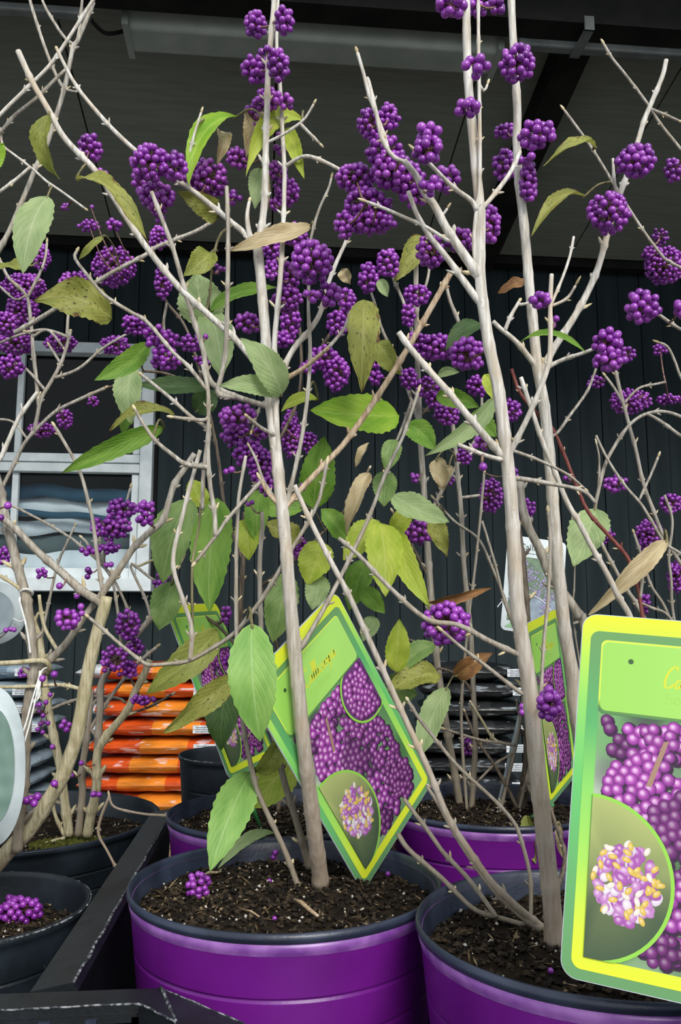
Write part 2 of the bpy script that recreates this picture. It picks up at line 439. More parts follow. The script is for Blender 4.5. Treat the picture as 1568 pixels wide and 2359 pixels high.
# roof: sloping grey panels, black cross beam, rafter
roof = tag(empty('ceiling', (0, 0, 0), None, None, mat4=WM), kind='structure')
def roof_z(y): return CAM_Z + 1.735 + .176 * (WALL_Y - y)
SL = math.atan(.176)
xs = [-3.85 + .705 * k for k in range(12)]
for k in range(11):
    q = MB(); x0, x1 = xs[k] + .003, xs[k + 1] - .003
    vs = []
    for y in (1.65, 3.62):
        for dz in (0, .03):
            for x in (x0, x1): vs.append((x, y, roof_z(y) + dz))
    q.add(vs, [(0, 1, 3, 2), (4, 6, 7, 5), (0, 4, 5, 1), (2, 3, 7, 6), (0, 2, 6, 4), (1, 5, 7, 3)])
    q.build('roof_panel', 'panel', roof, smooth=False)
q = MB(); q.add([(x, y, roof_z(y) + dz) for y in (1.64, 3.9) for dz in (.034, .07) for x in (-3.95, 3.95)],
                [(0, 1, 3, 2), (4, 6, 7, 5), (0, 4, 5, 1), (2, 3, 7, 6), (0, 2, 6, 4), (1, 5, 7, 3)])
q.build('roof_deck', 'beam', roof, smooth=False)
q = MB(); q.box((0, 2.24, CAM_Z + 1.902), (7.7, .08, .18)); q.build('cross_beam', 'beam', roof, smooth=False)
q = MB(); q.add([(x, y, roof_z(y) + dz) for y in (1.655, 2.21) for dz in (-.016, -.001) for x in (-3.85, 3.85)],
                [(0, 1, 3, 2), (4, 6, 7, 5), (0, 4, 5, 1), (2, 3, 7, 6), (0, 2, 6, 4), (1, 5, 7, 3)])
q.build('beam_soffit', 'beam', roof, smooth=False)
q = MB()
q.add([(x, y, roof_z(y) + dz) for y in (2.27, 3.6) for dz in (-.10, -.002) for x in (.60, .70)],
      [(0, 1, 3, 2), (4, 6, 7, 5), (0, 4, 5, 1), (2, 3, 7, 6), (0, 2, 6, 4), (1, 5, 7, 3)])
q.build('rafter', 'beam', roof, smooth=False)
q = MB(); q.box((0, 3.66, roof_z(3.66) + .3), (7.7, .05, .66)); q.build('fascia', 'beam', roof, smooth=False)
for sx, nm in ((-3.5, 'shade_wall_left'), (3.5, 'shade_wall_right')):  # unseen side walls, added to darken the shed
    q = MB(); q.box((0, 0, 1.6), (.08, 2.9, 3.2)); o = q.build(nm, 'wall_dark', smooth=False); o.matrix_world = WM @ Matrix.Translation((sx, 2.45, 0)); tag(o, kind='structure')

# strip lamp under the beam, unlit
LY = 2.405
lamp = empty('strip_lamp', (0, 0, 0), 'long unlit fluorescent strip lamp fixed under the shed roof', 'lamp', mat4=WM @ Matrix.Translation((-.204, LY, CAM_Z + 1.843)) @ Matrix.Scale(.97, 4))
q = MB(); q.box((0, 0, .075), (1.22, .09, .045)); o = q.build('housing', 'lamp_grey', lamp, smooth=False); bv = o.modifiers.new('b', 'BEVEL'); bv.width = .006; bv.segments = 2
q = MB()
prof = [(-.085, .048), (-.08, .02), (-.055, -.035), (.055, -.035), (.08, .02), (.085, .048)]
n = len(prof)
vs = [(x, p[0], p[1]) for x in (-.60, .60) for p in prof]
fs = [(i, i + 1, n + i + 1, n + i) for i in range(n - 1)] + [tuple(range(n))[::-1], tuple(range(n, 2 * n)), (0, n, 2 * n - 1, n - 1)]
q.add(vs, fs); o = q.build('cover', 'lamp_cover', lamp, smooth=False); bv = o.modifiers.new('b', 'BEVEL'); bv.width = .008; bv.segments = 2
for x in (-.6, .6):
    q = MB(); q.box((x, 0, .005), (.02, .16, .09)); q.build('end_cap', 'lamp_grey', lamp, smooth=False)
for x in (-.36, .36):
    q = MB(); q.box((x, -.02, .115), (.035, .05, .04)); q.build('mounting_clip', 'lamp_grey', lamp, smooth=False)
# conduits along the beam
def conduit(x0, x1, label, br):
    c = empty('conduit', (0, 0, 0), label, 'pipe', mat4=WM @ Matrix.Translation(((x0 + x1) / 2, 2.2985, CAM_Z + 1.807)))
    h = (x1 - x0) / 2
    q = MB(); q.box((0, 0, 0), (2 * h, .035, .032)); o = q.build('duct', 'conduit', c, smooth=False); bv = o.modifiers.new('b', 'BEVEL'); bv.width = .006; bv.segments = 2
    for x in br:
        q = MB(); q.box((x, -.040, -.0185), (.030, .125, .005)); q.box((x, -.101, .002), (.030, .006, .046)); q.build('clip', 'conduit', c, smooth=False)
conduit(.42, 2.6, 'grey cable duct with a clip, running on from the strip lamp past the rafter', (-.90,))
conduit(-2.6, -.88, 'grey cable duct running along the beam on the window side of the strip lamp', (.5,))
# cable drop beside the lamp
q = MB(); q.tube(catmull([W3(-.895, 2.2985, CAM_Z + 1.807), W3(-.85, 2.36, CAM_Z + 1.795), W3(-.795, 2.405, CAM_Z + 1.842)], 6), .006)
tag(q.build('lamp_cable', 'beam'), 'short black cable looping into the end of the strip lamp', 'cable')

# ================================================================== bench, trays, bags, pots
BZ = CAM_Z - .355                               # bench top
M['bench'] = noise_mat('bench_metal', srgb(40, 42, 44), srgb(58, 60, 62), 20, .55)
bench = empty('display_bench', (0, .7, 0), 'dark metal display bench under the pots', 'bench')
q = MB(); q.box((0, 0, BZ - .02), (2.2, 1.0, .04)); q.build('bench_top', 'bench', bench, smooth=False)
for x in (-1.0, 1.0):
    for y in (-.42, .42):
        q = MB(); q.box((x, y, (BZ - .04) / 2), (.05, .05, BZ - .04)); q.build('leg', 'bench', bench, smooth=False)

# ---- bags in the background
def bag_mesh(name, mat, L=.50, D=.34, H=.075, seed=0):
    q = MB(); nx, ny = 18, 10; rr = random.Random(seed)
    vs = []
    for s in (1, -1):
        for i in range(nx + 1):
            for j in range(ny + 1):
                u, v = math.sin((i / nx - .5) * math.pi), math.sin((j / ny - .5) * math.pi)
                e = (max(0, 1 - abs(u) ** 3.5) * max(0, 1 - abs(v) ** 3.5)) ** .42
                wr = .006 * mnoise.noise(Vector((u * 5 + seed, v * 4, s * 3))) * e
                vs.append((u * L / 2 * (1 - .03 * abs(v)), v * D / 2, s * (H / 2 * e + wr)))
    fs = []; k = ny + 1; off = (nx + 1) * k
    for i in range(nx):
        for j in range(ny):
            a = i * k + j
            fs.append((a, a + k, a + k + 1, a + 1)); fs.append((off + a, off + a + 1, off + a + k + 1, off + a + k))
    q.add(vs, fs)
    return q.mesh(name, [mat])
def bag_mat(name, c1, c2, c3, white):
    m, N, L, B = new_mat(name)
    tc = N.new('ShaderNodeTexCoord')
    n = N.new('ShaderNodeTexNoise'); n.inputs['Scale'].default_value = 9; n.inputs['Detail'].default_value = 4
    mp = N.new('ShaderNodeMapping'); mp.inputs['Scale'].default_value = (1, 1, 5)
    L.new(tc.outputs['Object'], mp.inputs[0]); L.new(mp.outputs[0], n.inputs['Vector'])
    oi = N.new('ShaderNodeObjectInfo')
    sp = N.new('ShaderNodeSeparateXYZ'); L.new(tc.outputs['Object'], sp.inputs[0])
    ad = N.new('ShaderNodeMath'); ad.operation = 'MULTIPLY_ADD'; ad.inputs[1].default_value = .16; L.new(oi.outputs['Random'], ad.inputs[0]); L.new(sp.outputs[0], ad.inputs[2])
    md = N.new('ShaderNodeMath'); md.operation = 'ADD'; md.inputs[1].default_value = .25; L.new(ad.outputs[0], md.inputs[0])
    r = ramp(N, [(0, white), (.09, white), (.10, c1), (.26, c1), (.27, c2), (.42, c2), (.43, c1), (.60, c3)])
    r.color_ramp.interpolation = 'CONSTANT'
    L.new(md.outputs[0], r.inputs[0])
    r2 = ramp(N, [(.40, (0, 0, 0, 1)), (.62, (1, 1, 1, 1))]); L.new(n.outputs['Fac'], r2.inputs[0])
    mx = N.new('ShaderNodeMixRGB'); mx.blend_type = 'MULTIPLY'; mx.inputs[0].default_value = .4
    L.new(r.outputs[0], mx.inputs[1]); L.new(r2.outputs[0], mx.inputs[2])
    # printed lines too small to read, and crinkle highlights painted white
    m4 = N.new('ShaderNodeMapping'); m4.inputs['Scale'].default_value = (14, 10, 75); L.new(tc.outputs['Object'], m4.inputs[0])
    n4 = N.new('ShaderNodeTexNoise'); n4.inputs['Scale'].default_value = 1.0; n4.inputs['Detail'].default_value = 2
    oa = N.new('ShaderNodeVectorMath'); oa.operation = 'ADD'; L.new(m4.outputs[0], oa.inputs[0]); cb = N.new('ShaderNodeCombineXYZ')
    om = N.new('ShaderNodeMath'); om.operation = 'MULTIPLY'; om.inputs[1].default_value = 50; L.new(oi.outputs['Random'], om.inputs[0]); L.new(om.outputs[0], cb.inputs[0]); L.new(cb.outputs[0], oa.inputs[1])
    L.new(oa.outputs[0], n4.inputs['Vector'])
    r4 = ramp(N, [(.60, (0, 0, 0, 1)), (.68, (.55, .55, .55, 1))]); L.new(n4.outputs['Fac'], r4.inputs[0])
    mw = N.new('ShaderNodeMixRGB'); mw.inputs[2].default_value = white
    L.new(r4.outputs[0], mw.inputs[0]); L.new(mx.outputs[0], mw.inputs[1]); L.new(mw.outputs[0], B.inputs['Base Color'])
    B.inputs['Roughness'].default_value = .28
    b = N.new('ShaderNodeBump'); b.inputs['Strength'].default_value = .6; b.inputs['Distance'].default_value = .01
    L.new(n.outputs['Fac'], b.inputs['Height']); L.new(b.outputs[0], B.inputs['Normal'])
    return m
M['bag_orange'] = bag_mat('bag_orange', srgb(214, 84, 30), srgb(232, 138, 44), srgb(196, 66, 26), srgb(222, 226, 230))
M['bag_black'] = bag_mat('bag_black', srgb(30, 32, 34), srgb(44, 46, 48), srgb(26, 28, 30), srgb(170, 180, 186))
M['bag_pale'] = bag_mat('bag_pale', srgb(150, 168, 180), srgb(120, 140, 156), srgb(170, 184, 192), srgb(214, 222, 228))
M['sticker'] = noise_mat('sticker_white', srgb(188, 194, 198), srgb(226, 228, 230), 60, .5)
M['sticker_print'] = noise_mat('sticker_print', srgb(120, 128, 136), srgb(170, 174, 178), 200, .5)
M['pallet'] = wood_mat('pallet_wood', srgb(112, 92, 70), srgb(150, 126, 96), srgb(96, 78, 58))
def stack(x, y, n, mat, what, names, th=.062, L=.5, seed=0):
    h = .926 - n * .062 - (13 - 13) * th
    pal = empty('wooden_crate', (x, y, 0), 'slatted wooden crate under the stack of ' + what, 'crate')
    for k in range(5):
        q = MB(); q.box((0, -.2 + k * .1, h - .01), (L + .04, .08, .02)); q.build('plank', 'pallet', pal, smooth=False)
    for sy in (-.225, .225):
        for k in range(3):
            q = MB(); q.box((0, sy, .05 + k * (h - .11) / 2), (L + .04, .018, .085)); q.build('slat', 'pallet', pal, smooth=False)
        for sx in (-1, 1):
            q = MB(); q.box((sx * (L / 2 - .02), sy * .88, (h - .02) / 2), (.05, .03, h - .02)); q.build('post', 'pallet', pal, smooth=False)
    mes = [bag_mesh(mat, mat, L=L, seed=seed + s, H=th * .97) for s in range(3)]
    st = MB(); st.box((.17, -.168, 0), (.075, .003, .026)); st_me = st.mesh('sticker', ['sticker'], False)
    sp = MB()
    for r_ in range(3): sp.box((.17, -.1705, .007 - r_ * .007), (.055, .0012, .0035))
    sp_me = sp.mesh('sticker_print', ['sticker_print'], False)
    rr = random.Random(seed + 5)
    for k in range(n):
        z = h + th * (k + .56)
        o = link('soil_bag', mes[k % 3], None, (x + rr.uniform(-.03, .03), y + rr.uniform(-.015, .015), z))
        o.rotation_euler = (0, 0, rr.uniform(-.05, .05) + (math.pi if False else 0))
        top = n - 1 - k
        words = ['topmost', 'second from the top', 'third from the top', 'fourth from the top', 'fifth from the top', 'sixth from the top', 'seventh from the top', 'eighth from the top', 'ninth from the top']
        tag(o, 'filled %s soil bag, %s of its stack' % (what.split()[0], words[top] if top < 9 else 'low in the hidden part'), 'bag', names)
        s = link('sticker', st_me, o); link('sticker_print', sp_me, s)
stack(-.64, 3.02, 9, 'bag_orange', 'orange bags', 'orange bags piled by the window wall', seed=1)
stack(.44, 3.02, 8, 'bag_black', 'black bags', 'black bags piled against the board wall', L=.36, seed=11)
stack(-1.27, 3.05, 8, 'bag_pale', 'pale bags', 'pale bags piled under the window', L=.42, seed=21)

# ---- black trays
def strip(q, pts, w, t, mi=0):
    """flat strip with thickness along a polyline (xy), top at z"""
    for i in range(len(pts) - 1):
        a, c = Vector(pts[i]), Vector(pts[i + 1]); d = c - a; L = d.length; ang = math.atan2(d.y, d.x)
        rot = Matrix.Rotation(ang, 3, 'Z'); q.box((a + c) / 2 - Vector((0, 0, t / 2)), (L, w, t), rot, mi)
TZ = CAM_Z - .187
t1 = empty('carry_tray', (-.02, .62, BZ), 'black plastic tray around the purple pots, its long scuffed wall beside the smaller black pot', 'tray')
base = Vector((-.02, .62, BZ))
def loc(*p): return Vector(p) - base
near, far = (-.1405, .470), (-.1735, .90)
q = MB()
dx = Vector((far[0] - near[0], far[1] - near[1], 0)).normalized(); nx_ = Vector((-dx.y, dx.x, 0))
A_, B_ = Vector((near[0], near[1], TZ)) - base, Vector((far[0], far[1], TZ)) - base
vs = []
for Pp in (A_, B_):
    vs += [Pp + nx_ * .024 + Vector((0, 0, -.004)), Pp + nx_ * .002, Pp - nx_ * .001 + Vector((0, 0, -.004)), Pp + nx_ * .004 + Vector((0, 0, -.022)),
           Pp + nx_ * .010 + Vector((0, 0, BZ + .006 - TZ)), Pp + nx_ * .014 + Vector((0, 0, BZ + .006 - TZ)), Pp + nx_ * .022 + Vector((0, 0, -.012))]
n = 7
q.add(vs, [(i, (i + 1) % n, n + (i + 1) % n, n + i) for i in range(n)] + [tuple(range(n))[::-1], tuple(range(n, 2 * n))])
wl = q.build('side_wall', 'black_plastic', t1, smooth=False)
q = MB(); pts = [A_.lerp(B_, k / 24) + Vector((rng.uniform(-.0008, .0008), 0, .0002)) + nx_ * .0012 for k in range(25)]
q.tube(pts, [rng.uniform(.0006, .0010) * (1.2 if k < 14 else .5) for k in range(25)], 5)
q.build('scuff_line', 'scuff', wl)
q = MB(); q.box(loc(.13, .67, BZ + .003), (.54, .44, .006)); q.build('tray_base', 'black_plastic', t1, smooth=False)
for k in range(4):
    y = .49 + k * .012; q = MB(); q.tube([loc(-.134 - .001 * k, y, TZ - .05), loc(-.137 - .001 * k, y, BZ + .006)], .0022, 6); q.build('rib', 'black_plastic', t1)

t2 = empty('plant_crate', (-.20, .38, BZ), 'open black plastic crate with slotted sides and a scuffed chamfered corner', 'crate')
base = Vector((-.20, .38, BZ))
outer = [(-.42, .447), (-.1757, .456), (-.0943, .4632), (-.046, .424), (-.036, .29), (-.42, .28)]
inner = [(-.405, .428), (-.168, .436), (-.101, .4435), (-.0785, .424), (-.070, .306), (-.405, .300)]
q = MB(); n = len(outer)
vs = [loc(x, y, TZ) for x, y in outer] + [loc(x, y, TZ + .001) for x, y in inner] + [loc(x, y, TZ - .006) for x, y in outer] + [loc(x, y, TZ - .008) for x, y in inner]
fs = []
for i in range(n):
    j = (i + 1) % n
    fs += [(i, n + i, n + j, j), (i, j, 2 * n + j, 2 * n + i), (n + i, 3 * n + i, 3 * n + j, n + j)]
q.add(vs, fs); rim = q.build('rim', 'black_plastic', t2, smooth=False)
def edge_line(pts, r, nm, par):
    q = MB(); P_ = []
    for i in range(len(pts) - 1):
        for k in range(10): P_.append(Vector(pts[i]).lerp(Vector(pts[i + 1]), k / 10) + Vector((0, 0, rng.uniform(-.0003, .0003))))
    P_.append(Vector(pts[-1])); q.tube(P_, [rng.uniform(.7, 1.05) * r for _ in P_], 5); q.build(nm, 'scuff', par)
edge_line([loc(x, y, TZ + .0006) for x, y in inner[:5]], .0007, 'scuff_line', rim)
edge_line([loc(x, y, TZ) for x, y in outer[2:5]], .0006, 'scuff_line', rim)
edge_line([loc(*outer[2], TZ + .0005), loc(*inner[3], TZ + .001)], .0009, 'scuff_line', rim)
q = MB(); ctr = Vector((-.22, .37))
sh = lambda p, k: (ctr.x + (p[0] - ctr.x) * k, ctr.y + (p[1] - ctr.y) * k)
def wallseg(a, c, z0, z1, nm, thick=.003):
    q = MB(); a3, c3 = loc(a[0], a[1], (z0 + z1) / 2), loc(c[0], c[1], (z0 + z1) / 2); d = c3 - a3
    q.box((a3 + c3) / 2, (d.length, thick, z1 - z0), Matrix.Rotation(math.atan2(d.y, d.x), 3, 'Z')); q.build(nm, 'black_plastic', t2, smooth=False)
for i in range(n):
    a, c = inner[i], inner[(i + 1) % n]
    wallseg(a, c, BZ, BZ + .05, 'lower_wall'); wallseg(a, c, TZ - .0075, TZ - .004, 'upper_band')
    m_ = max(2, int((Vector(a) - Vector(c)).length / .022))
    for k in range(m_ + 1):
        p = Vector(a).lerp(Vector(c), k / m_); q = MB(); q.box(loc(p.x, p.y, (BZ + TZ) / 2 + .02), (.0055, .0055, TZ - BZ - .05)); q.build('slat', 'rim_blue', t2, smooth=False)
q = MB(); q.add([loc(x, y, BZ + .002) for x, y in inner] , [tuple(range(n))[::-1]]); q.build('crate_base', 'black_plastic', t2, smooth=False)

t3 = empty('plant_crate', (.26, .30, BZ), 'corner of a black plastic crate in front of the purple pot with the large label', 'crate')
base = Vector((.26, .30, BZ))
q = MB(); strip(q, [loc(.125, .302, CAM_Z - .152), loc(.205, .345, CAM_Z - .152), loc(.42, .345, CAM_Z - .152)], .018, .006); q.build('rim', 'black_plastic', t3, smooth=False)
q = MB(); strip(q, [loc(.13, .300, CAM_Z - .156), loc(.205, .340, CAM_Z - .156), loc(.42, .340, CAM_Z - .156)], .003, CAM_Z - .156 - BZ); q.build('side_wall', 'black_plastic', t3, smooth=False)

# ---- pots
bit_rng = random.Random(3)
def make_pot(parent, R_, h, z_rim, kind, seed):
    """parent's origin is on the bench at the pot's centre; z measured from there"""
    z = z_rim - parent.location.z
    taper = .80
    def rad(t): return R_ * (.972 - (1 - t) * .972 * (1 - taper))      # t=1 top of body
    q = MB()
    zt = z - .0098
    pr = [(rad(0) * .9, 0.0), (rad(0), .004)]
    for g in (.3, .74, .86):
        zg = zt * g; rd = lambda dz: rad(g + dz / zt); pr += [(rd(-.006), zg - .006), (rd(-.0018), zg - .0018), (rd(-.0012), zg - .0012), (rad(g) * .984, zg - .0005), (rad(g) * .984, zg + .0005), (rd(.0012), zg + .0012), (rd(.0018), zg + .0018), (rd(.006), zg + .006)]
    pr += [(rad(1), zt - .001)]
    if kind == 'purple':
        q.lathe(pr, 96, 0, close=True); pot = q.build('pot', 'pot_purple', parent)
        q = MB(); q.lathe([(rad(1), zt - .002), (R_ * .980, zt), (R_ * .990, zt + .0045), (R_ * .96, zt + .0046)], 96); q.build('band', 'pot_band', pot)
        q = MB()
        q.lathe([(R_ * .96, zt + .003), (R_ * .988, zt + .0044), (R_, zt + .007), (R_ * 1.0, z - .0022), (R_ * .994, z), (R_ * .982, z + .0004), (R_ * .968, z - .002), (R_ * .958, z - .010), (R_ * .940, z - .018)], 96)
        q.build('rim', 'rim_blue', pot)
    else:
        q.lathe(pr + [(R_ * .97, zt + .002), (R_ * .985, zt + .004), (R_, z - .003), (R_ * .99, z), (R_ * .97, z), (R_ * .955, z - .004), (R_ * .91, z - .05)], 80, 0, close=True); pot = q.build('pot', 'pot_black', parent)
        q = MB(); q.tube([Vector((R_ * .995 * math.cos(a), R_ * .995 * math.sin(a), z - .001)) for a in [2 * math.pi * k / 90 for k in range(91)]], [bit_rng.uniform(.0004, .0011) for k in range(91)], 5)
        q.build('rim_edge', 'scuff' if seed % 2 else 'rim_blue', pot)
    # soil
    zs = z - (.0135 if kind == 'purple' else .024); Rs = R_ * .95
    q = MB(); nr, na = 22, 64; vs = [(0, 0, zs)]; fs = []
    for i in range(1, nr + 1):
        r = Rs * i / nr
        for k in range(na):
            a = 2 * math.pi * k / na; x, y = r * math.cos(a), r * math.sin(a)
            hgt = .004 * mnoise.fractal(Vector((x * 60 + seed * 9, y * 60, 0)), .8, 2, 4) + .0035 * mnoise.noise(Vector((x * 22, y * 22, seed)))
            vs.append((x, y, zs + hgt - .0015))
    for k in range(na): fs.append((0, 1 + k, 1 + (k + 1) % na))
    for i in range(nr - 1):
        for k in range(na):
            a = 1 + i * na; fs.append((a + k, a + na + k, a + na + (k + 1) % na, a + (k + 1) % na))
    q.add(vs, fs); soil = q.build('soil', 'soil', parent); tag(soil, kind='stuff')
    # crumbs, perlite, bark chips
    q = MB(); q.c = []
    cols = [srgb(38, 31, 24), srgb(58, 48, 36), srgb(24, 20, 16), srgb(92, 76, 54), srgb(128, 112, 86), srgb(188, 182, 170)]
    for k in range(2600 if R_ < .12 else 1400):
        r = Rs * math.sqrt(bit_rng.random()) * .98; a = bit_rng.uniform(0, 2 * math.pi)
        x, y = r * math.cos(a), r * math.sin(a)
        w = bit_rng.random(); s = bit_rng.uniform(.0006, .0018)
        if w < .78: c = cols[bit_rng.randrange(3)]; sc = (s * bit_rng.uniform(1, 1.9), s * 1.2, s * 1.1)
        elif w < .88: c = cols[3] if bit_rng.random() < .7 else cols[4]; s *= .8; sc = (s * bit_rng.uniform(1.5, 5), s * .6, s * .5)
        else: c = cols[5] if bit_rng.random() < .45 else cols[4]; s *= .75; sc = (s * 1.2, s, s)
        rot = Matrix.Rotation(bit_rng.uniform(0, 6.28), 3, 'Z') @ Matrix.Rotation(bit_rng.uniform(-.6, .6), 3, 'Y')
        hgt = .004 * mnoise.fractal(Vector((x * 60 + seed * 9, y * 60, 0)), .8, 2, 4) + .0035 * mnoise.noise(Vector((x * 22, y * 22, seed)))
        o8 = [Vector(v) for v in ((1, 0, 0), (-1, 0, 0), (0, 1, 0), (0, -1, 0), (0, 0, 1), (0, 0, -1))]
        vs = [rot @ Vector((v.x * sc[0], v.y * sc[1], v.z * sc[2])) + Vector((x, y, zs + hgt)) for v in o8]
        q.add(vs, [(0, 2, 4), (2, 1, 4), (1, 3, 4), (3, 0, 4), (2, 0, 5), (1, 2, 5), (3, 1, 5), (0, 3, 5)])
        q.c += [c] * 6
    tag(q.build('soil_crumbs', 'bits', parent, smooth=False), kind='stuff')
    return zs
POTS = {  # x, y, rim z below camera, radius, kind
    'A': (-.035, .560, -.160, .100, 'purple'), 'B': (.137, .465, -.155, .097, 'purple'), 'C': (.140, .795, -.160, .098, 'purple'),
    'D': (-.055, .762, -.160, .098, 'purple'), 'I': (.300, .660, -.160, .088, 'purple'),
    'G': (-.270, .635, -.200, .085, 'black'), 'F': (-.345, .915, -.200, .150, 'black'), 'K': (-.125, 1.03, -.150, .070, 'black')}
LAB = {
    'A': 'beautyberry shrub in a purple pot, diamond-tilted green label leaning in its soil',
    'B': 'beautyberry shrub in a purple pot with one thick pale trunk and low arching stems',
    'C': 'leafy beautyberry in the purple pot standing behind the thick-trunked shrub',
    'D': 'leafy beautyberry in the purple pot behind the one with the diamond-tilted label',
    'I': 'tall beautyberry with a pale trunk behind the large green picture label',
    'G': 'pruned beautyberry in a small black pot, stems tied with string',
    'F': 'many-stemmed beautyberry in a wide black tub with mossy soil',
    'K': 'bare black pot of soil standing in front of the orange bags'}
PLANT = {}
SOILZ = {}
for k, (x, y, z, r, kind) in POTS.items():
    e = empty('potted_beautyberry' if k != 'K' else 'black_pot', (x, y, BZ + (.0061 if kind == 'purple' else 0)), LAB[k], 'potted plant' if k != 'K' else 'pot', 'beautyberries in purple pots' if kind == 'purple' else None)
    SOILZ[k] = make_pot(e, r, 0, CAM_Z + z, kind, ord(k)) + e.location.z
    PLANT[k] = e
q = MB()
mv = []
for k in range(500):
    r = .05 * math.sqrt(rng.random()); a = rng.uniform(0, 6.28)
    s = rng.uniform(.001, .003); c = Vector((.07 + r * math.cos(a), -.02 + r * .6 * math.sin(a), SOILZ['F'] - PLANT['F'].location.z + .004 * (1 - r / .05)))
    q.add([c + Vector(v) * s for v in ((1, 0, 0), (-1, 0, 0), (0, 1, 0), (0, -1, 0), (0, 0, 1.6))], [(0, 2, 4), (2, 1, 4), (1, 3, 4), (3, 0, 4)])
tag(q.build('moss', 'moss', PLANT['F']), kind='stuff')

